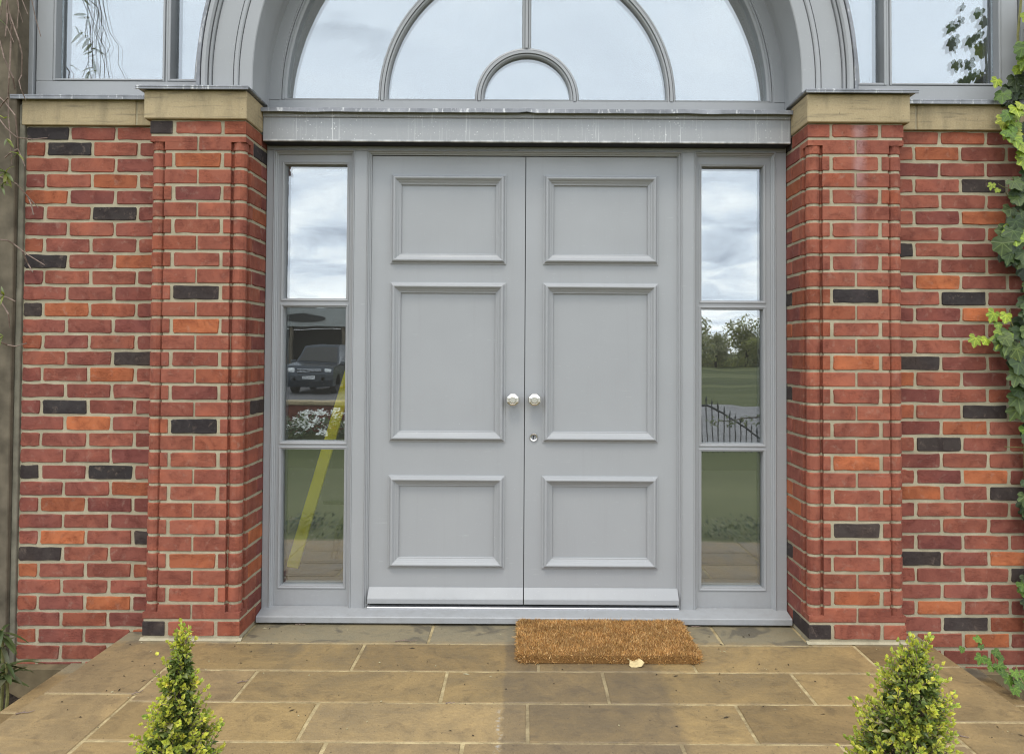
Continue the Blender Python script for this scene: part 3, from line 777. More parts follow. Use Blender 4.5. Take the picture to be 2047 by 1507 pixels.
ZS = 2.635                         # springing line of the arch
def arc_sweep(prof, n=64, foot=None, a0=0, a1=180, xc=XC, zc=ZS):
    """prof = (radius, y); swept over the arch, with straight feet down to z=foot"""
    rings = []
    if foot is not None: rings.append([(xc + r, y, foot) for r, y in prof])
    for i in range(n + 1):
        a = R(a0 + (a1 - a0) * i / n)
        rings.append([(xc + r * math.cos(a), y, zc + r * math.sin(a)) for r, y in prof])
    if foot is not None: rings.append([(xc - r, y, foot) for r, y in prof])
    return MB().sweep(rings)
fan = thing('fanlight_window', 'half round fanlight window over the door with curved grey glazing bars', 'window', (XC, .2, 2.55)); fo2 = Vector(fan.location)
YB = .185
MB().box(-1.305, 1.329, YB, .25, 2.549, 2.6245, .002).build('bottom_rail', M['paint'], fan, -fo2)
arc_sweep([(1.325, .26), (1.325, YB - .002), (1.262, YB - .002), (1.260, YB + .002), (1.2535, YB + .002), (1.253, YB + .014), (1.2495, YB + .014), (1.249, YB - .001), (1.243, YB - .001), (1.239, YB + .012), (1.231, YB + .02), (1.231, .26)], 96, 2.6247).build('frame', M['paint'], fan, -fo2)
def bar(rm):
    w = .0235
    return [(rm - w, YB + .035), (rm - w, YB + .014), (rm - w + .006, YB + .004), (rm - .0105, YB + .001), (rm - .010, YB + .011), (rm - .0072, YB + .011), (rm - .0068, YB - .004), (rm + .0068, YB - .004), (rm + .0072, YB + .011), (rm + .010, YB + .011), (rm + .0105, YB + .001), (rm + w - .006, YB + .004), (rm + w, YB + .014), (rm + w, YB + .035)]
arc_sweep(bar(.738), 72, 2.6247).build('glazing_bar', M['paint'], fan, -fo2)
arc_sweep(bar(.2435), 48, 2.6247).build('glazing_bar', M['paint'], fan, -fo2)
prof = [(x - .738 + XC - .003, y) for x, y in bar(.738)]
MB().sweep([[(x, y, ZS + .262) for x, y in prof], [(x, y, ZS + .722) for x, y in prof]]).build('glazing_bar', M['paint'], fan, -fo2)
MB().sweep([[(x, y, ZS + .756) for x, y in prof], [(x, y, ZS + 1.236) for x, y in prof]]).build('glazing_bar', M['paint'], fan, -fo2)
# bottom bead of the glass
for a, b in ((-1.236, -.758), (-.718, -.263), (-.224, .224), (.263, .718), (.758, 1.236)):
    MB().prism([(YB + .001, 2.6246), (YB - .001, 2.632), (YB + .016, 2.637), (YB + .04, 2.637), (YB + .04, 2.6246)], 'x', XC + a, XC + b).build('glazing_bead', M['paint'], fan, -fo2)
YGF = YB + .030
def sector(r0, r1, a0, a1, n=28, flat=0.0):
    po = [(XC + r1 * math.cos(R(a0 + (a1 - a0) * i / n)), ZS + r1 * math.sin(R(a0 + (a1 - a0) * i / n))) for i in range(n + 1)]
    pi_ = [(XC + r0 * math.cos(R(a1 + (a0 - a1) * i / n)), ZS + r0 * math.sin(R(a1 + (a0 - a1) * i / n))) for i in range(n + 1)] if r0 > 0 else []
    return MB().prism(po + pi_, 'y', YGF, YGF + .02)
for r0, r1, a0, a1 in ((0, .243, 0, 180), (.2435, .738, 0, 89.9), (.2435, .738, 90.1, 180), (.7385, 1.25, 0, 89.9), (.7385, 1.25, 90.1, 180)):
    sector(r0, r1, a0, a1).build('pane', M['glass'], fan, -fo2)

arch = thing('arch_surround', 'broad moulded grey arch over the doorway with lead along its outer edge', 'arch', (XC, 0, 2.58)); ao = Vector(arch.location)
FY = -.098
arc_sweep([(1.316, .20), (1.316, .155), (1.311, .150), (1.311, .143), (1.306, .10), (1.302, FY + .004), (1.306, FY), (1.3635, FY), (1.364, FY + .009), (1.3672, FY + .009), (1.368, FY - .002), (1.373, FY - .006), (1.386, FY - .006), (1.390, FY - .002), (1.3908, FY + .009), (1.394, FY + .009), (1.3945, FY),
           (1.4895, FY), (1.490, FY + .008), (1.4932, FY + .008), (1.494, FY - .010), (1.500, FY - .018), (1.506, FY - .010), (1.5065, FY + .002), (1.5095, FY + .002), (1.510, FY - .014), (1.518, FY - .024), (1.536, FY - .024), (1.5385, FY - .018), (1.5385, .12)], 110, 2.581).build('archivolt', M['paint'], arch, -ao)
arc_sweep([(1.5395, .12), (1.5395, FY - .008), (1.541, FY - .028), (1.545, FY - .030), (1.560, FY - .022), (1.566, FY - .01), (1.566, .12)], 110, 2.581).build('lead_edge', M['lead'], arch, -ao)

# ------------------------------------------------------------------ side windows
def side_window(label, s, end=None):
    """s=-1 left, s=+1 right, mirrored about the doorway's centre line"""
    t = thing('side_window', label, 'window', (XC + s * 2.05, .1, 2.58)); off = Vector(t.location)
    Y0 = .062
    def X(d): return XC + s * d
    def bx(m, d0, d1, y0, y1, z0, z1, bev=.002):
        a, b = sorted((X(d0), X(d1))); return m.box(a, b, y0, y1, z0, z1, bev)
    bx(MB(), 1.545, 2.430, Y0, .16, 2.5725, 2.672).build('bottom_rail', M['paint'], t, -off)
    bx(MB(), 2.3475, 2.430, Y0 + .001, .16, 2.6725, 4.3).build('stile', M['paint'], t, -off)
    bx(MB(), 1.779, 1.791, Y0 + .001, .16, 2.6725, 4.3).build('mullion', M['paint'], t, -off)
    bx(MB(), 2.4375, 2.474, Y0 - .012, .2, 2.5725, 4.3).build('jamb', M['paint'], t, -off)
    bx(MB(), 2.430, 2.438, .10, .16, 2.5725, 4.3, 0).build('gap', M['black'], t, -off)
    a0 = 0 if s > 0 else 90
    arc_sweep([(1.5405, .16), (1.5405, Y0 + .002), (1.640, Y0 + .002), (1.643, Y0 + .006), (1.648, Y0 + .005), (1.656, Y0 + .02), (1.656, .16)], 60, None, a0, a0 + 90).build('curved_stile', M['paint'], t, -off)
    b = MB()
    def bead(d0, d1, z0):
        # beads round a pane: two uprights and a bottom strip with a fine shadow line
        bx(b, d0 - .0110, d0 - .0005, Y0 - .003, Y0 + .05, z0 - .012, 4.3, .002)
        if d1 < 2.4 and d1 > 1.9: bx(b, d1 + .0005, d1 + .0110, Y0 - .003, Y0 + .05, z0 - .012, 4.3, .002)
        bx(b, d0, d1, Y0 - .003, Y0 + .05, z0 - .0095, z0 - .0005, .002)
    bead(1.8045, 2.3335, 2.684)
    bx(b, 1.7655, 1.7785, Y0 - .003, Y0 + .10, 2.6725, 4.3, .002); bx(b, 1.625, 1.765, Y0 - .003, Y0 + .05, 2.6725, 2.684, .002)
    b.build('glazing_bead', M['paint'], t, -off)
    g = MB(); bx(g, 1.80, 2.34, Y0 + .045, Y0 + .065, 2.676, 4.3, 0); g.build('pane', M['glass'], t, -off)
    # narrow pane following the arch
    pts = []
    for i in range(25):
        z = 2.676 + (4.29 - 2.676) * i / 24; dz = z - ZS
        d = math.sqrt(max(0, 1.648 ** 2 - dz * dz)); pts.append((X(d), z))
    MB().prism(pts + [(X(1.776), 4.29), (X(1.776), 2.676)], 'y', Y0 + .045, Y0 + .065).build('pane', M['glass'], t, -off)
    sp = MB(); bx(sp, 2.318, 2.331, Y0 + .066, Y0 + .09, 2.68, 4.3, 0); bx(sp, 1.745, 1.764, Y0 + .066, Y0 + .12, 2.68, 4.3, 0); sp.build('spacer', M['black'], t, -off)
    return t
side_window('grey framed window at upper left beside the arch, above the left brick wall', -1)
side_window('grey framed window at upper right beside the arch, next to the hanging ivy', 1)
MB().box(2.49, 3.1, .05, .24, 2.5725, 4.3).build('jamb_board', M['paint'], bpy.data.objects['side_window.001'], -Vector(bpy.data.objects['side_window.001'].location))
g = tag(MB().box(-3.35, 3.1, .03, .24, 4.305, 5.6).build('gable_board', M['paint']), 'plain grey boarded gable above the arch', 'gable')

# ------------------------------------------------------------------ room behind the glass
m = MB(); x0, x1, y0, y1, z0, z1 = -3.2, 3.2, .30, 5.2, 0.0, 4.3  # no ceiling: unseen open top made up so the sky lights the room
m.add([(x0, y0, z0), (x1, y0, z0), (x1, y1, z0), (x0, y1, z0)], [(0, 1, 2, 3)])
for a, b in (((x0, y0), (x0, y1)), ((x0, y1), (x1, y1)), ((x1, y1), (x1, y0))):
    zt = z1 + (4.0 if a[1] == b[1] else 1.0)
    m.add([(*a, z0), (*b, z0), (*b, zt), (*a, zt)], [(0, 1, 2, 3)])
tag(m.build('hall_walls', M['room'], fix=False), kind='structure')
m = MB(); a = Vector((-1.425, 1.10, .005)); b = Vector((-1.09, 2.15, 1.98)); d = (b - a).normalized()
w = Vector((d.z, 0, -d.x)).normalized() * .036; q = Vector((0, 1, 0)) * .014
m.add([p + sx * w + sy * q for p in (a, b) for sx, sy in ((-1, -1), (1, -1), (1, 1), (-1, 1))], [(0, 1, 2, 3), (4, 5, 6, 7), (0, 1, 5, 4), (1, 2, 6, 5), (2, 3, 7, 6), (3, 0, 4, 7)])
yb = m.build('yellow_batten', M['yellow']); tag(yb, 'bright yellow batten leaning behind the glass of the left sidelight', 'batten')
t = thing('trestle', 'dark trestle with splayed legs behind the left sidelight', 'trestle', (-1.0, 1.3, 0))
for s in (-1, 1): MB().tube([(s * .17 - .05, 0, 0), (s * .13 - .05, 0, .2), (s * .05 - .02, 0, .36)], [.02, .028, .035], 6).build('leg', M['dark'], t)
MB().box(-.28, .25, -.04, .04, .36, .385, .004).build('top_rail', M['dark'], t)

# ------------------------------------------------------------------ landing, steps
land = MB().box(-1.868, 1.890, -1.339, .28, -.15, -.0032).build('landing', M['joint']); tag(land, kind='structure')
def slab(parent, x0, x1, y0, y1, col, g=.0065, zt=0.0, th=.03, over=0):
    r = rnd; L, Wd = x1 - x0 - 2 * g, y1 - y0 - 2 * g; a, b = L / 2, Wd / 2
    def edge(p, q, n): return [(p[0] + (q[0] - p[0]) * i / n, p[1] + (q[1] - p[1]) * i / n) for i in range(n)]
    pts = edge((-a, -b), (a, -b), 4) + edge((a, -b), (a, b), 2) + edge((a, b), (-a, b), 4) + edge((-a, b), (-a, -b), 2)
    pts = [(x + r.uniform(-.0016, .0016), y + r.uniform(-.0016, .0016)) for x, y in pts]
    n_ = len(pts); tl, tw = r.uniform(-.0006, .0006), r.uniform(-.0006, .0006)
    vs = []
    for ins, z in ((.003, 0), (0, -.003), (0, -th)):
        vs += [(x * (1 - ins / a), y * (1 - ins / b), z + tl * x / a + tw * y / b) for x, y in pts]
    fs = [tuple(range(n_))]
    for k in (0, 1): fs += [(k * n_ + i, k * n_ + (i + 1) % n_, (k + 1) * n_ + (i + 1) % n_, (k + 1) * n_ + i) for i in range(n_)]
    me = mesh('paving_slab', vs, fs, M['slab'], True)
    if me.polygons[0].normal.z < 0: me.flip_normals()
    o = link('paving_slab', me, parent, ((x0 + x1) / 2, (y0 + y1) / 2, zt), (0, 0, 0), col)
    return o
def scol():
    c = rnd.choice([(.240, .169, .076), (.225, .159, .073), (.258, .185, .090), (.230, .166, .085), (.206, .143, .064)])
    j = rnd.uniform(.92, 1.1); return tuple(x * j for x in c)
def row(parent, xs_, y0, y1, cols=None):
    for a, b in zip(xs_[:-1], xs_[1:]): slab(parent, a, b, y0, y1, scol())
row(land, [-1.309, -.433, .30, .93, 1.333], -.14, .16)
row(land, [-1.509, -.72, .073, .74, 1.533], -.444, -.14)
row(land, [-1.509, -1.11, -.312, .34, 1.133, 1.533], -.739, -.444)
row(land, [-1.509, -.775, .0235, .82, 1.533], -1.039, -.739)
row(land, [-1.509, -.67, -.20, .552, 1.10, 1.533], -1.345, -1.039)
for x0, x1, ysl in ((-1.880, -1.509, [.0, -.675, -1.345]), (1.533, 1.902, [.0, -.373, -.870, -1.345])):
    for a, b in zip(ysl[:-1], ysl[1:]): slab(land, x0, x1, b, a, tuple(c * .95 for c in scol()))
for x0, x1 in ((-1.509, -1.312), (1.336, 1.533)): slab(land, x0, x1, -.14, .0, scol(), .002)
step = MB().box(-2.145, 2.170, -1.62, .0, -.31, -.1532).build('step', M['joint']); tag(step, kind='structure')
for x0, x1, ysl in ((-2.157, -1.84, [.0, -.517, -1.05, -1.63]), (1.86, 2.182, [.0, -.40, -.98, -1.63])):
    for a, b in zip(ysl[:-1], ysl[1:]): slab(step, x0, x1, b, a, tuple(c * .85 for c in scol()), zt=-.15)
for a, b in ((-1.84, -1.0), (-1.0, -.1), (-.1, .9), (.9, 1.86)): slab(step, a, b, -1.63, -1.32, scol(), zt=-.15)
for nm, x0, x1 in (('wall_footing', -2.42, -2.158), ('wall_footing', 2.184, 3.1)):
    tag(MB().box(x0, x1, -.055, .003, -.5, -.158, .004).build(nm, M['footing']), kind='structure')

# ------------------------------------------------------------------ doormat
MX0, MX1, MY0, MY1, MH = -.022, .784, -.366, .090, .043
mat_ = thing('doormat', 'thick brown coir doormat lying in front of the right door leaf', 'doormat', ((MX0 + MX1) / 2, (MY0 + MY1) / 2, 0)); mo = Vector(mat_.location)
def rr(x0, x1, y0, y1, r, n=5):
    out = []
    for cx, cy, a in ((x1 - r, y1 - r, 0), (x0 + r, y1 - r, 90), (x0 + r, y0 + r, 180), (x1 - r, y0 + r, 270)):
        out += [(cx + r * math.cos(R(a + 90 * i / n)), cy + r * math.sin(R(a + 90 * i / n))) for i in range(n + 1)]
    return out
MB().prism(rr(MX0 + .006, MX1 - .006, MY0 + .006, MY1 - .006, .03), 'z', .002, MH - .008).build('backing', M['coirbase'], mat_, -mo)
fb = MB(); rf = random.Random(3)
def fibre(p, d, L, w, c):
    sx = Vector((rf.uniform(-1, 1), rf.uniform(-1, 1), rf.uniform(-.3, .3))).cross(d)
    if sx.length < 1e-5: return
    sx = sx.normalized() * w; q = p + d * L * .55 + Vector((rf.uniform(-1, 1), rf.uniform(-1, 1), rf.uniform(-.6, .3))) * L * .18
    fb.add([p - sx, p + sx, q + sx * .8, q - sx * .8, p + d * L], [(0, 1, 2, 3), (3, 2, 4)], c)
def fcol():
    c = rf.choice([(.50, .27, .095), (.62, .36, .14), (.40, .21, .072), (.74, .50, .24), (.27, .135, .045), (.54, .30, .11)])
    k = rf.uniform(.8, 1.2); return tuple(x * k for x in c)
for i in range(27000):
    x, y = rf.uniform(MX0 + .004, MX1 - .004), rf.uniform(MY0 + .004, MY1 - .004)
    h = .007 * noise.noise(Vector((x * 22, y * 22, 0))) + .003 * noise.noise(Vector((x * 90, y * 90, 5)))
    ed = min(x - MX0, MX1 - x, y - MY0, MY1 - y); h -= .012 * max(0, 1 - ed / .022) ** 2
    qx, qy = max(0, .045 - min(x - MX0, MX1 - x)), max(0, .045 - min(y - MY0, MY1 - y))
    if math.hypot(qx, qy) > .044: continue
    d = Vector((rf.gauss(0, .55), rf.gauss(0, .55), 1)).normalized()
    fibre(Vector((x, y, MH - .014 + h)), d, rf.uniform(.014, .024), .0013, tuple(q_ * (1.0 + .32 * noise.noise(Vector((x * 7, y * 13, 2))) + .2 * noise.noise(Vector((x * 30, y * 40, 8)))) for q_ in fcol()))
per = rr(MX0, MX1, MY0, MY1, .045, 5)
for i in range(9000):
    k = rf.randrange(len(per)); a, b = per[k], per[(k + 1) % len(per)]
    seg_l = math.hypot(b[0] - a[0], b[1] - a[1])
    if rf.random() > min(1, seg_l / .7 + .04): continue
    tt = rf.random(); x = a[0] + (b[0] - a[0]) * tt; y = a[1] + (b[1] - a[1]) * tt
    nn = Vector((b[1] - a[1], -(b[0] - a[0]), 0)).normalized()
    d = (nn * rf.uniform(.5, 1.1) + Vector((rf.gauss(0, .4), rf.gauss(0, .4), rf.gauss(.1, .4)))).normalized()
    fibre(Vector((x, y, rf.uniform(.003, MH - .006))) - nn * .008, d, rf.uniform(.012, .024) * (1.8 if rf.random() < .05 else 1), .0013, fcol())
tag(fb.build('pile', M['coir'], mat_, -mo, fix=False), kind='stuff')

# ------------------------------------------------------------------ leaves
def ivy_leaf_mesh(seed, lobe=1.0):
    r = random.Random(seed)
    # outline by angle (0 = tip, negative/positive sides), unit length about 1
    pr = [(0, 1.0), (14, .78), (27, .60), (45, .80), (60, .72), (78, .52), (98, .66), (122, .60), (150, .46), (172, .12)]
    pts = []
    for a, d in pr: pts.append((a, (.55 + (d - .55) * lobe) * r.uniform(.94, 1.06)))
    out = [(R(a), d) for a, d in pts] + [(R(-a), d * r.uniform(.94, 1.06)) for a, d in pts[::-1] if a > 0]
    vs = [(0, 0, 0)]
    for a, d in out:
        x, y = math.sin(a) * d * .92, math.cos(a) * d
        z = -.22 * (x * x) - .16 * max(0, y) ** 2 + .07 * math.cos(a * 8) * d + r.uniform(-.03, .03)
        vs.append((x, y, z))
    n_ = len(out)
    return mesh('leaf', vs, [(0, 1 + i, 1 + (i + 1) % n_) for i in range(n_)], M['ivy'], False, True)
IVY = [ivy_leaf_mesh(i, l) for i, l in ((1, .8), (2, 1.0), (3, 1.15), (4, .55), (5, .9))]
def face(direction, roll):
    """rotation that turns a leaf (blade +y, upper side +z) to face along direction, tip turned by roll"""
    return (direction.to_track_quat('Z', 'Y').to_matrix() @ Matrix.Rotation(roll, 3, 'Z')).to_euler()
def tip_down(nrm, tip):
    z = nrm.normalized(); y = (tip - z * tip.dot(z)).normalized(); x = y.cross(z)
    return Matrix((x, y, z)).transposed().to_euler()
rl = random.Random(21)
YGRN = [(.21, .28, .028), (.16, .24, .022), (.26, .31, .04)]
MGRN = [(.034, .062, .015), (.046, .078, .019), (.028, .052, .012), (.065, .100, .025), (.085, .125, .030)]
BGRN = [(.075, .145, .014), (.10, .18, .017), (.06, .115, .013)]
ivy = thing('ivy', 'climbing ivy hanging down the wall at the right edge, pale yellow green leaves on top', 'ivy', (2.5, 0, -.3)); io = Vector(ivy.location)
# left outline of the ivy mass: (height z, x)
EDGE = [(3.05, 2.46), (2.88, 2.41), (2.76, 2.41), (2.70, 2.36), (2.63, 2.31), (2.55, 2.33), (2.42, 2.33), (2.33, 2.40), (2.24, 2.42), (2.18, 2.36), (2.12, 2.36), (2.02, 2.38), (1.95, 2.33), (1.87, 2.30), (1.79, 2.37), (1.72, 2.40), (1.64, 2.43),
        (1.55, 2.40), (1.48, 2.34), (1.42, 2.28), (1.36, 2.32), (1.28, 2.37), (1.20, 2.37), (1.10, 2.36), (1.02, 2.40), (.93, 2.42), (.84, 2.43), (.72, 2.41), (.64, 2.36), (.58, 2.40), (.47, 2.44), (.36, 2.42), (.26, 2.38), (.19, 2.39), (.10, 2.43), (.0, 2.46)]
def edge_x(z):
    for (z1, x1), (z0, x0) in zip(EDGE[:-1], EDGE[1:]):
        if z0 <= z <= z1: return x0 + (x1 - x0) * (z - z0) / (z1 - z0)
    return 2.46
def ivy_leaf(x, y, z, size, col, tiltx=None, tip=None, raw=False):
    if not raw:
        f_ = (3.732 + y) / 3.732; x *= f_; z = 1.342 + (z - 1.342) * f_      # x and z are given on the wall face
    nrm = Vector((rl.uniform(-.55, .35), -1, rl.uniform(.1, .75))) if tiltx is None else tiltx
    tp = tip or Vector((rl.uniform(-.8, .5), -.1, -1))
    k = rl.uniform(.85, 1.15)
    o = link('leaf', rl.choice(IVY), ivy, Vector((x, y, z)) - io, tip_down(nrm, tp), tuple(c * k for c in col)); o.scale = (size,) * 3
    return o
cnt = 0
while cnt < 246:
    z = rl.uniform(-.02, 3.05); ex = edge_x(z)
    x = ex + .012 + abs(rl.gauss(0, .042 if rl.random() < .86 else .16))
    if x > 2.75: continue
    if .30 < z < .5 and rl.random() < .6: continue
    big = 1.25 if 1.1 < z < 2.1 else 1.0
    s = rl.uniform(.042, .072) * big
    pal = YGRN if z > 2.28 else (BGRN if z < .42 else MGRN)
    col = rl.choice(pal)
    if z > 2.28 and rl.random() < .35: col = rl.choice(BGRN)
    if .42 < z < 2.28 and rl.random() < .13: col = rl.choice(BGRN + YGRN)
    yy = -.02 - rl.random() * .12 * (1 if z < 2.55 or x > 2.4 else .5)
    if yy > -.07: col = rl.choice([(.020, .036, .010), (.028, .045, .012), (.034, .05, .016)]); x += .02      # inner leaves coloured darker to paint the shade deep in the ivy
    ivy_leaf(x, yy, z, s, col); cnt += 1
for k in range(24):
    # long shoots standing out from the wall beside the upper window
    z = rl.uniform(2.72, 3.5)
    ivy_leaf(rl.uniform(2.36, 2.50) - .04 * math.sin(z * 9), rl.uniform(-.34, -.17), z, rl.uniform(.035, .06), rl.choice(MGRN + BGRN), raw=True)
YLF = (.24, .32, .03)
for x, z, s, c in ((2.185, 1.425, .052, YLF), (2.235, 1.415, .045, YLF), (2.275, 1.545, .055, (.22, .32, .03)), (2.335, 1.535, .05, YLF), (2.295, 1.49, .04, (.14, .22, .03)), (2.36, 1.36, .070, (.075, .115, .04)), (2.34, 1.945, .085, (.095, .13, .055)),
                   (2.36, 2.05, .07, (.11, .15, .06)), (2.33, 2.49, .062, (.33, .38, .06)), (2.38, 2.44, .06, (.30, .36, .05)), (2.30, 2.68, .05, (.24, .31, .03)), (2.39, 2.52, .06, (.20, .27, .03)), (2.27, 2.17, .03, (.20, .26, .03)), (2.30, 2.145, .025, (.2, .26, .03))):
    ivy_leaf(x, -.07, z, s, c, Vector((rl.uniform(-.3, .3), -1, rl.uniform(.2, .6))), Vector((rl.uniform(-.9, -.1), 0, -1)))
sm = MB()
def wig(p0, p1, n_, amp, r_):
    out = []
    for i in range(n_ + 1):
        t_ = i / n_; out.append(Vector(p0).lerp(Vector(p1), t_) + Vector((r_.uniform(-amp, amp), r_.uniform(-amp, amp) * .4, r_.uniform(-amp, amp) * .4)))
    return out
for k in range(9):
    x = rl.uniform(2.42, 2.62); sm.tube(wig((x, -.02, -.3), (x + rl.uniform(-.08, .1), -.02, 3.1), 16, .02, rl), [.006] * 17, 5)
for p0, p1 in (((2.42, -.03, 1.36), (2.24, -.06, 1.43)), ((2.37, -.04, 1.38), (2.31, -.06, 1.56)), ((2.42, -.03, 2.10), (2.27, -.06, 2.16)), ((2.44, -.03, 2.85), (2.40, -.07, 2.70)), ((2.5, -.03, .9), (2.30, -.02, .905)), ((2.43, -.03, 2.0), (2.30, -.05, 2.12)), ((2.43, -.03, 1.60), (2.37, -.05, 1.78))):
    sm.tube(wig(p0, p1, 6, .008, rl), [.0035, .0033, .003, .003, .0026, .0022, .0018], 5)
sm.build('stem', M['ivystem'], ivy, -io)

def small_ivy(label, pts, x0, stem_pts):
    global ivy, io
    t = thing('ivy_sprig', label, 'ivy', x0); o0, i0 = ivy, io
    ivy, io = t, Vector(t.location)
    for x, y, z, s in pts: ivy_leaf(x, y, z, s, rl.choice(BGRN), Vector((rl.uniform(-.5, .5), -1, rl.uniform(.4, 1.1))), Vector((rl.uniform(-1, 1), -.3, -1)))
    m = MB()
    for sp in stem_pts: m.tube(sp, .0028, 5)
    m.build('stem', M['ivystem'], t, -io); ivy, io = o0, i0
small_ivy('low ivy sprig creeping over the edge of the paving at the lower right',
          [(2.11, -.14, -.06, .026), (2.18, -.14, -.01, .032), (2.20, -.15, -.045, .024), (2.20, -.18, -.10, .040), (2.235, -.18, -.12, .034), (2.27, -.17, -.075, .035), (2.285, -.2, -.14, .044), (2.30, -.22, -.17, .040), (2.325, -.22, -.19, .036), (2.25, -.19, -.15, .03), (2.29, -.16, -.10, .03)],
          (2.25, -.15, -.3), [[(2.10, -.12, -.05), (2.18, -.14, -.09), (2.27, -.17, -.12), (2.34, -.2, -.24)], [(2.18, -.12, -.02), (2.195, -.14, -.10)], [(2.27, -.15, -.08), (2.28, -.18, -.15)]])
small_ivy('small ivy sprig at the far lower right corner by the soil bed',
          [(2.33, -.30, -.20, .042), (2.36, -.3, -.17, .038), (2.38, -.32, -.22, .044), (2.41, -.3, -.18, .04), (2.36, -.34, -.25, .036), (2.44, -.3, -.23, .042)],
          (2.40, -.3, -.3), [[(2.33, -.3, -.2), (2.38, -.3, -.24), (2.45, -.28, -.3)]])

# bare creeper on the pillar
cr = thing('creeper', 'bare brown creeper twigs with few narrow leaves, hanging on the dark rendered pillar', 'creeper', (-2.6, -.05, 0)); co_ = Vector(cr.location)
F_ = F_PX
def at(px, py, y):
    """pixel of the photograph to a point at distance y"""
    dx, dy = px - 1046, py - 670.2; c, s = math.cos(.0056), math.sin(.0056)
    ux = dx * c + dy * s; uy = -dx * s + dy * c
    a = math.atan(.0225); d = Vector((ux / F_, math.cos(a) + uy / F_ * math.sin(a), math.sin(a) - uy / F_ * math.cos(a)))
    t_ = (y + 3.732) / d.y; return Vector((0, -3.732, 1.342)) + d * t_
TW = [[(40, -20), (62, 80), (95, 180), (135, 290), (160, 395), (155, 540), (135, 580), (150, 640), (185, 720)], [(-40, 180), (0, 300), (30, 420), (70, 510), (110, 630)], [(55, 100), (50, 160), (38, 265)], [(85, 170), (78, 300), (72, 460), (65, 560), (58, 700), (62, 850), (75, 1000), (85, 1180)],
      [(-60, 660), (0, 700), (40, 740), (110, 830), (125, 980), (130, 1070), (180, 1195)], [(-40, 820), (0, 860), (45, 920), (120, 985), (230, 1000), (340, 990)], [(-60, 1262), (0, 1270), (60, 1285), (120, 1320), (200, 1410), (275, 1490)], [(200, 1410), (225, 1470), (240, 1540)],
      [(-30, 1715), (50, 1722), (100, 1750), (190, 1820), (320, 1900)], [(160, 1800), (200, 1890), (235, 1950)], [(-20, 2112), (60, 2135), (110, 2160)], [(-10, 2445), (50, 2470), (110, 2482), (190, 2460)], [(0, 2150), (60, 2250), (70, 2350)], [(70, 510), (95, 560), (105, 640)], [(58, 700), (20, 740), (-20, 800)], [(125, 1070), (70, 1100), (35, 1130)]]
for tw in TW:
    yy = [-.07 - .03 * math.sin(i * 1.7 + tw[0][0]) for i in range(len(tw))]
    pts = [at(px * .279, py * .279, yy[i]) for i, (px, py) in enumerate(tw)]
    n_ = len(pts); MB().tube(pts, [.0042 * (1 - .55 * i / n_) for i in range(n_)], 5).build('twig', M['bark'], cr, -co_)
for k in range(11):
    x = -2.48 + .012 * k + rl.uniform(-.03, .03); z = rl.uniform(3.5, 3.7); zl = rl.uniform(2.72, 3.0)
    pts = wig((x, -.26 + rl.uniform(-.06, .05), z), (x + rl.uniform(.02, .17), -.24 + rl.uniform(-.08, .06), zl), 9, .022, rl)
    MB().tube(pts, [.0036 * (1 - .06 * i) for i in range(10)], 5).build('twig', M['bark'], cr, -co_)
def blade_mesh(seed, wid=.16, bend=.35):
    r = random.Random(seed); vs = []; fs = []
    for i in range(6):
        t_ = i / 5; w_ = wid * math.sin(math.pi * min(1, .12 + t_ * .88)) ** .8 * (1 if i < 5 else .05)
        z = -bend * t_ * t_; vs += [(-w_, t_, z + .25 * w_), (0, t_, z), (w_, t_, z + .25 * w_)]
    for i in range(5):
        for j in (0, 1): a = i * 3 + j; fs.append((a, a + 1, a + 4, a + 3))
    return mesh('leaf', vs, fs, M['leaf'], False, True)
BL = [blade_mesh(1, .10, .3), blade_mesh(2, .085, .5), blade_mesh(3, .12, .15)]
def blade(parent, off, p, d, up, size, col):
    y = d.normalized(); z = (up - y * up.dot(y)).normalized(); x = y.cross(z)
    o = link('leaf', rl.choice(BL), parent, p - off, Matrix((x, y, z)).transposed().to_euler(), col); o.scale = (size,) * 3; return o
for px, py, n_, s in ((12, 345, 9, .075), (4, 372, 6, .07), (14, 278, 4, .05), (36, 308, 4, .05), (8, 590, 5, .045), (6, 672, 3, .04), (10, 238, 3, .045)):
    p = at(px, py, -.10)
    for k in range(n_):
        d = Vector((rl.uniform(-.7, 1), rl.uniform(-.8, .1), rl.uniform(-1, .5)))
        blade(cr, co_, p, d, Vector((0, -.6, 1)), s * rl.uniform(.7, 1.2), rl.choice([(.20, .23, .04), (.13, .16, .04), (.25, .26, .06), (.10, .13, .035)]))

for k in range(26):
    p = Vector((rl.uniform(-2.47, -2.34), rl.uniform(-.32, -.2), rl.uniform(2.85, 3.5)))
    blade(cr, co_, p, Vector((rl.uniform(-1, 1), rl.uniform(-.6, .6), rl.uniform(-1.2, .2))), Vector((0, -.6, 1)), rl.uniform(.05, .09), rl.choice([(.13, .16, .05), (.10, .13, .04), (.2, .22, .07)]))
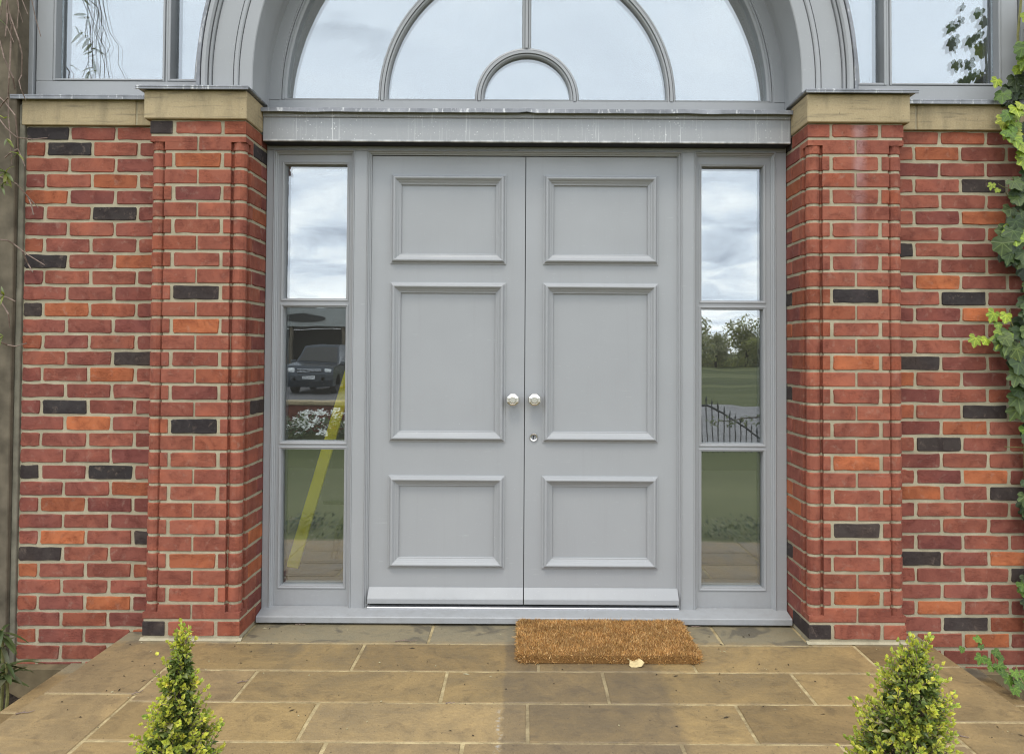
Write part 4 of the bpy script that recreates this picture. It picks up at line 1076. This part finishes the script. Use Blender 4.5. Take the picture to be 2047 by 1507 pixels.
# spurge-like plant at the lower left
for label, px, py, y, n_, sz in (('smaller upper spiky leaved plant in the soil bed, against the dark pillar', 4, 1258, -.30, 16, .115), ('larger lower spiky leaved plant in the soil bed at the lower left', 12, 1324, -.34, 26, .135)):
    p = at(px, py, y); t = thing('spiky_plant', label, 'plant', (p.x, p.y, -.3)); o_ = Vector(t.location)
    MB().tube([(0, 0, 0), (.01, 0, (p.z + .3) * .5), (0, 0, p.z + .3)], [.008, .007, .005], 6).build('stem', M['ivystem'], t)
    for k in range(n_):
        a = 2.4 * k; el_ = rl.uniform(-.75, .7)
        d = Vector((math.cos(a), math.sin(a), el_)); q = p - Vector((0, 0, .08 * rl.random()))
        blade(t, o_, q, d, Vector((0, 0, 1)), sz * rl.uniform(.65, 1.1), rl.choice([(.075, .10, .035), (.10, .13, .05), (.055, .08, .025), (.13, .13, .075)]))

# ------------------------------------------------------------------ box topiaries
def topiary(label, x, y, z_apex, h, prof, seed, lean, ntip, nleaf):
    """prof = (distance below the apex, radius) pairs; clipped box cone grown loose"""
    r = random.Random(seed); base = z_apex - h
    t = thing('box_topiary', label, 'topiary', (x, y, base), 'box cones flanking the steps')
    MB().tube([(0, 0, 0), (.006, .004, h * .5), (lean * .7, 0, h * .86)], [.022, .015, .006], 7).build('trunk', M['bark'], t)
    def rad(dn):
        for (d0, r0), (d1, r1) in zip(prof[:-1], prof[1:]):
            if d0 <= dn <= d1: return r0 + (r1 - r0) * (dn - d0) / (d1 - d0)
        return prof[-1][1]
    m = MB()
    def leaf(p, d, up, L, w, c):
        y_ = d.normalized(); z_ = (up - y_ * up.dot(y_))
        if z_.length < 1e-4: z_ = Vector((0, 0, 1)).cross(y_)
        z_.normalize(); x_ = y_.cross(z_)
        b0 = p; mid = p + y_ * L * .5 + z_ * L * .05; tp = p + y_ * L - z_ * L * .10
        m.add([b0, mid + x_ * w + z_ * w * .35, tp, mid - x_ * w + z_ * w * .35, mid - z_ * w * .1], [(0, 1, 4), (1, 2, 4), (2, 3, 4), (3, 0, 4)], c)
    def lump(a, dn):
        return .55 + .55 * (noise.noise(Vector((math.cos(a) * 1.6, math.sin(a) * 1.6, dn * 9 + seed))) + .5)
    # inner, older, darker leaves
    twig = MB()
    for i in range(nleaf):
        dn = h * .97 * r.random() ** .62; a = r.uniform(0, 2 * math.pi)
        rr_ = rad(dn) * (.35 + .62 * math.sqrt(r.random())) * lump(a, dn)
        lx = lean * (1 - min(1, dn / .35))
        p = Vector((lx + rr_ * math.cos(a), rr_ * math.sin(a), h - dn))
        out = Vector((math.cos(a), math.sin(a), r.uniform(-.1, 1.0)))
        d = out + Vector((r.gauss(0, .6), r.gauss(0, .6), r.gauss(0, .5)))
        c = r.choice([(.085, .118, .028), (.105, .140, .034), (.130, .165, .040), (.062, .088, .022), (.17, .20, .055)])
        if r.random() < .05: c = (.34, .30, .17)
        k = r.uniform(.8, 1.2)
        leaf(p, d, Vector((0, 0, 1)) + out * .6, r.uniform(.015, .023), r.uniform(.0050, .0075), tuple(x_ * k * 1.25 for x_ in c))
    # young shoots: a short axis carrying opposite pairs and a tuft
    for i in range(ntip):
        dn = h * .97 * r.random() ** .62; a = r.uniform(0, 2 * math.pi)
        if i < 16: dn = r.uniform(.0, .05)
        lx = lean * (1 - min(1, dn / .35))
        rr_ = rad(dn) * (lump(a, dn) * r.uniform(.8, 1.0)) - .008
        p = Vector((lx + rr_ * math.cos(a), rr_ * math.sin(a), h - dn))
        out = Vector((math.cos(a), math.sin(a), r.uniform(.5, 1.6) + (1.5 if dn < .06 else 0))).normalized()
        L = r.uniform(.022, .058); ax = (out + Vector((r.gauss(0, .25), r.gauss(0, .25), r.gauss(0, .2)))).normalized()
        twig.tube([p - ax * .03, p + ax * L], [.0012, .0008], 4)
        yv = r.random()
        base_c = (.56, .55, .085) if yv < .45 else (.43, .46, .075) if yv < .8 else (.27, .33, .055)
        sx = ax.cross(Vector((.3, .2, .9))).normalized(); sy = ax.cross(sx)
        n_ = r.randrange(3, 6)
        for k in range(n_):
            f = k / n_; q = p + ax * L * f; th = k * math.pi / 2 + r.uniform(-.3, .3)
            for sgn in (1, -1):
                dirn = (sx * math.cos(th) + sy * math.sin(th)) * sgn * (1.0 - .5 * f) + ax * (.55 + .5 * f)
                kk = r.uniform(.8, 1.15) * (.75 + .35 * f)
                leaf(q, dirn, ax, r.uniform(.0105, .0165), r.uniform(.0036, .0054), tuple(x_ * kk for x_ in base_c))
        for k in range(3):
            dirn = ax * 1.2 + Vector((r.gauss(0, .3), r.gauss(0, .3), r.gauss(0, .3)))
            leaf(p + ax * L, dirn, sx, r.uniform(.009, .013), .0035, tuple(x_ * r.uniform(.95, 1.2) for x_ in base_c))
    tag(m.build('foliage', M['crown'], t, fix=False), kind='stuff')
    twig.build('twig', M['bark'], t)
    return t
topiary('clipped box cone with a thin leaning top, in front of the left pier', -.768, -2.0, .688, .988,
        [(0, .008), (.04, .018), (.10, .034), (.145, .034), (.17, .042), (.22, .070), (.27, .095), (.32, .125), (.5, .20), (.8, .30), (1.1, .36)], 5, .014, 1800, 13000)
topiary('clipped box cone with a broad yellow green top, in front of the right pier', .850, -2.0, .684, .984,
        [(0, .008), (.03, .022), (.07, .044), (.12, .062), (.17, .086), (.22, .112), (.28, .138), (.34, .165), (.5, .22), (.8, .31), (1.1, .37)], 11, .024, 2800, 14500)

# ------------------------------------------------------------------ litter on the paving
t = thing('fallen_leaf', 'single pale dry leaf lying against the front edge of the doormat', 'leaf', (.485, -.372, .006))
vs = [(0, 0, .004)]
for i in range(12):
    a = 2 * math.pi * i / 12; r_ = .036 * (1 + .45 * math.cos(a) ** 3) * (.8 if i % 3 == 1 else 1); vs.append((r_ * math.cos(a) * .9, r_ * math.sin(a) * .75, .010 + .008 * math.sin(a * 2 + 1)))
link('blade', mesh('blade', vs, [(0, 1 + i, 1 + (i + 1) % 12) for i in range(12)], M['dry'], False, True), t, (0, 0, 0), (R(25), 0, R(-20)))
MB().tube([(-.01, .0, .012), (-.035, .02, .018), (-.055, .035, .02)], .0013, 5).build('stalk', M['dry'], t)
def litter_twig(label, px, py, L, ang, thick=.0022, z=.003):
    d = at(px, py, -.3) - Vector((0, -3.732, 1.342)); k = (z - 1.342) / d.z; p = Vector((0, -3.732, 1.342)) + d * k
    o = link('fallen_twig', None, None, p, (0, 0, R(ang))); tag(o, label, 'twig')
    pts = [(-L / 2, 0, 0), (-L / 6, L * .06, .002), (L / 6, -L * .03, .001), (L / 2, L * .05, .003)]
    m = MB().tube(pts, [thick, thick * .9, thick * .8, thick * .5], 5); m.tube([pts[1], (L * .02, L * .2, .003)], [thick * .7, thick * .4], 4)
    m.build('stick', M['bark'], o); return o
litter_twig('thin dark twig on the joint in front of the left door leaf', 812, 1281, .10, 3)
litter_twig('short dark twig lying under the grey sill left of the door', 600, 1248, .05, -12)
litter_twig('thin dark twig under the grey sill right of the doormat', 1392, 1252, .05, 4)
litter_twig('pale branching twig on the large slab at the far left edge', 50, 1424, .06, 20, .0025)
litter_twig('dry twig on a slab right of the left box cone', 486, 1362, .045, 25)
litter_twig('small twig lying across the slab joint beside the left box cone', 275, 1384, .045, 50)
litter_twig('little dark stick on the brown slab left of the stained paving', 900, 1405, .035, 5)
litter_twig('dry stalk on the landing slab behind the right box cone', 1915, 1468, .07, -50, .003)
m = MB(); rb = random.Random(9); bits = []
for i in range(210):
    x = rb.uniform(-1.85, 1.87); y = -1.3 + 1.38 * rb.random() ** (.55)
    if abs(x) > 1.28 and y > -.15: continue
    if MX0 - .02 < x < MX1 + .02 and y > MY0 - .01: continue
    s_ = rb.uniform(.002, .0055); c = (.05, .035, .02) if rb.random() < .8 else (.5, .45, .3)
    a = rb.uniform(0, 6.3); L = s_ * rb.choice([1, 1, 1.4, 3.0])
    ca, sa = math.cos(a), math.sin(a)
    vs = [(x + ca * L, y + sa * L, .002), (x - sa * s_ * .6, y + ca * s_ * .6, .002), (x - ca * L, y - sa * L, .002), (x + sa * s_ * .6, y - ca * s_ * .6, .002), (x, y, .002 + s_ * .7)]
    m.add(vs, [(0, 1, 4), (1, 2, 4), (2, 3, 4), (3, 0, 4)], c)
tag(m.build('leaf_litter', M['coir'], fix=True), kind='stuff')

# ------------------------------------------------------------------ what the glass reflects: garden and drive
def leafy(m, c, rad_, n_, size, cols, r, flat=1.0):
    for i in range(n_):
        v = Vector((r.gauss(0, 1), r.gauss(0, 1), r.gauss(0, 1))).normalized() * (r.random() ** .35)
        p = Vector(c) + Vector((v.x * rad_[0], v.y * rad_[1], v.z * rad_[2]))
        a = Vector((r.gauss(0, 1), r.gauss(0, 1), r.gauss(0, 1))).normalized(); b = a.cross(Vector((.2, .5, .8))).normalized(); s_ = size * r.uniform(.6, 1.3)
        m.add([p + a * s_, p + b * s_ * .6, p - a * s_, p - b * s_ * .6], [(0, 1, 2, 3)], r.choice(cols))
rg = random.Random(31)
GR = [(.05, .08, .018), (.07, .10, .022), (.035, .055, .014), (.10, .12, .035)]
m = MB()
for x0, x1 in ((-4.2, -1.15), (1.2, 4.4)):
    for i in range(40): leafy(m, (rg.uniform(x0, x1), rg.uniform(-3.3, -2.5), -.27), (.16, .16, .09), 60, .016, GR + [(.22, .2, .12)], rg)
tag(m.build('ground_cover', M['crown'], fix=False), kind='stuff')
m = MB(); fl = MB()
for i in range(60):
    c = (rg.uniform(-8, -2.4), rg.uniform(-11.2, -10.0), rg.uniform(-.25, .0)); leafy(m, c, (.25, .25, .22), 70, .035, GR, rg)
for i in range(120):
    c = (rg.uniform(-8, -2.4), rg.uniform(-11.2, -10.0), rg.uniform(-.2, .22))
    leafy(fl, c, (rg.uniform(.05, .22), .1, rg.uniform(.03, .09)), rg.randrange(8, 34), .032, [(.75, .75, .68)], rg)
tag(m.build('flower_bed', M['crown'], fix=False), kind='stuff'); tag(fl.build('white_flowers', M['blossom']), kind='stuff')
t = thing('garden_wall', 'low brick garden wall with pale stone coping beyond the lawn', 'wall', (-5.5, -11.6, -.32))
MB().box(-4.5, 3.2, -.11, .11, 0, .58).build('brickwork', M['farbrick'], t); MB().box(-4.55, 3.25, -.17, .17, .582, .68, .02).build('coping', M['stone'], t)
# open-fronted garage
t = thing('garage', 'open fronted garage with a pale fascia behind the parked car', 'garage', (-11.0, -36, -.312))
MB().box(-5, 5, -5, -4.8, 0, 3.0).build('back_wall', M['dark'], t)
for x in (-5, 4.9): MB().box(x, x + .1, -4.8, 0, 0, 3.0).build('side_wall', M['dark'], t)
MB().box(-5.1, 5.1, -5.1, .1, 3.02, 3.95).build('roof', M['white'], t)
MB().sweep([[(-.4 + 1.2 * math.cos(a * .3927), y_, 3.42 + .2 * math.sin(a * .3927)) for a in range(16)] for y_ in (.10, .14)]).build('oval_panel', M['dark'], t)
for x in (-4.9, -1.2, 1.6, 2.3, 4.7): MB().box(x, x + .16, -.2, -.02, 0, 3.01).build('post', M['concrete'], t)
# parked car, nose towards the house
t = thing('parked_car', 'dark grey off road car parked in front of the open garage', 'car', (-8.45, -26.4, -.312))
def carbody(prof, hw, name, mat, top_in):
    mb = MB(); rings = []
    for sx, k in ((-1, 0), (-.92, 1), (.92, 1), (1, 0)):
        rings.append([(sx * hw * (1 if z < 1.05 else top_in), y, z) for y, z in prof])
    mb.sweep(rings); return mb.build(name, mat, t, smooth=False)
carbody([(-.02, .24), (.05, .50), (.05, .72), (.03, .85), (-.05, 1.04), (-1.25, 1.20), (-4.6, 1.22), (-4.65, .24)], .95, 'body', M['carp'], .97)
mb = MB(); mb.sweep([[(sx * .90, -1.2, 1.20), (sx * .74, -1.9, 1.93), (sx * .74, -4.4, 1.98), (sx * .86, -4.62, 1.20)] for sx in (-1, 1)]); mb.build('cabin', M['carp'], t)
MB().add([(-.80, -1.26, 1.27), (.80, -1.26, 1.27), (.67, -1.82, 1.85), (-.67, -1.82, 1.85)], [(0, 1, 2, 3)]).build('windscreen', M['dark'], t, (0, .03, .0))
gr_ = MB().box(-.52, .52, .02, .06, .80, .93).build('grille', M['black'], t)
for z in (.83, .875, .915): MB().box(-.50, .50, .06, .075, z, z + .018).build('bar', M['alu'], gr_)
for x in (-.86, .60): MB().box(x, x + .26, -.02, .05, .80, .95, .03).build('headlight', M['plate'], t)
for x in (-.62, .55): MB().sweep([[(x + .07 * math.cos(a * .785), y_, .56 + .07 * math.sin(a * .785)) for a in range(8)] for y_ in (.02, .05)]).build('fog_lamp', M['alu'], t)
for x in (-1.14, .93): MB().box(x, x + .21, -1.35, -1.22, 1.12, 1.30, .04).build('mirror', M['carp'], t)
for x in (-.95, .70):
    for y_ in (-.85, -3.75):
        MB().sweep([[(xx, y_ + rr_ * math.cos(a * .3927), .37 + rr_ * math.sin(a * .3927)) for a in range(16)] for xx, rr_ in ((x, .34), (x, .37), (x + .25, .37), (x + .25, .34))]).build('wheel', M['tyre'], t)
pl = MB().box(-.26, .26, .07, .085, .575, .685).build('number_plate', M['plate'], t)
cu = bpy.data.curves.new('plate_text', 'FONT'); cu.body = 'YO18 XHJ'; cu.size = .105; cu.align_x = 'CENTER'; cu.align_y = 'CENTER'; cu.extrude = .001
to = bpy.data.objects.new('tmp', cu); C.objects.link(to)
bpy.context.view_layer.update()
me = bpy.data.meshes.new_from_object(to.evaluated_get(bpy.context.evaluated_depsgraph_get())); bpy.data.objects.remove(to)
me.materials.clear(); me.materials.append(M['black'])
link('plate_lettering', me, pl, (.0, .088, .63), (R(90), 0, R(180)))
t = thing('traffic_cone', 'orange traffic cone standing beside a garage post', 'cone', (-7.9, -30.5, -.312))
MB().sweep([[(r_ * math.cos(a * .524), r_ * math.sin(a * .524), z) for a in range(12)] for r_, z in ((.17, .03), (.03, .75))]).build('cone', M['red'], t); MB().box(-.2, .2, -.2, .2, 0, .03).build('base', M['red'], t)
# iron railings going down beside the drive
t = thing('iron_railing', 'black iron railing with spear tops stepping down beside the drive', 'railing', (4.2, -12.5, -.9))
for i in range(22):
    x = -.7 + i * .12; zt = 1.35 - .0 if i < 5 else 1.35 - (i - 4) * .075
    MB().sweep([[(x + r_ * math.cos(a * 1.571), r_ * math.sin(a * 1.571), z) for a in range(4)] for r_, z in ((.012, -.6), (.012, zt - .15), (.02, zt - .1), (.001, zt))]).build('bar', M['iron'], t)
MB().tube([(-.8, 0, 1.12), (-.2, 0, 1.12), (.1, 0, 1.0), (.9, 0, .45), (2.0, 0, -.28)], .022, 6).build('rail', M['iron'], t)
# trees
TG = [(.28, .28, .17), (.34, .33, .20), (.22, .225, .14), (.40, .38, .25)]  # leaf colours lightened to paint in the haze of distance
crown_m = []
for q in range(3):
    m = MB(); r = random.Random(50 + q)
    for k in range(24):
        a = r.uniform(0, 6.3); d = r.uniform(0, 3.0)
        leafy(m, (d * math.cos(a), d * math.sin(a), r.uniform(.6, 6.8) - d * .35), (1.7, 1.7, 1.25), 100, .26, TG, r)
    crown_m.append(mesh('crown', m.v, m.f, M['farleaf'], False, False, m.c))
trunk_me = MB(); trunk_me.tube([(0, 0, -.4), (.1, 0, 1.5), (0, .1, 3.2), (.2, 0, 5)], [.32, .25, .18, .06], 8); trunk_me.tube([(.05, 0, 2.2), (1.1, .3, 3.8)], [.12, .04], 6); trunk_me.tube([(.05, 0, 2.6), (-1.0, -.4, 4.2)], [.11, .04], 6)
trunk_me = mesh('trunk', trunk_me.v, trunk_me.f, M['trunk'])
for i in range(36):
    x = 6 + i * 2.1 + rg.uniform(-1, 1); y = -150 + rg.uniform(-14, 14)
    s_ = rg.uniform(.65, 1.1) if i % 6 else 1.4
    tr = thing('tree', 'broad leaved tree in the belt of trees beyond the fields', 'tree', (x, y, gz(x, y)), 'trees beyond the fields', rg.uniform(0, 6))
    tr.scale = (s_, s_, s_)
    link('trunk', trunk_me, tr); link('crown', crown_m[i % 3], tr)
# small tree whose branch shows in the right glass
t = thing('garden_tree', 'young garden tree with sparse leaves beside the railing', 'tree', (6.3, -11.5, gz(6.3, -11.5)))
MB().tube([(0, 0, 0), (.05, 0, .8), (0, .1, 1.6), (.1, 0, 2.0)], [.06, .05, .04, .02], 7).build('trunk', M['trunk'], t)
mb = MB()
for a, z, L in ((3.1, 1.0, 2.4), (2.6, 1.3, 1.7), (.3, 1.3, 1.6), (1.5, 1.5, 1.3), (4.5, 1.5, 1.4)): mb.tube([(0, 0, z), (math.cos(a) * L * .5, math.sin(a) * L * .5, z + .15), (math.cos(a) * L, math.sin(a) * L, z + .05)], [.03, .02, .008], 5)
mb.build('branch', M['trunk'], t); mb = MB()
for a, z, L in ((3.1, 1.0, 2.4), (2.6, 1.3, 1.7), (.3, 1.3, 1.6), (1.5, 1.5, 1.3), (4.5, 1.5, 1.4)):
    for k in range(5): leafy(mb, (math.cos(a) * L * (.5 + k * .13), math.sin(a) * L * (.5 + k * .13), z + .05), (.16, .16, .12), 26, .045, [(.12, .13, .05), (.09, .11, .04)], rg)
mb.build('crown', M['crown'], t, fix=False)
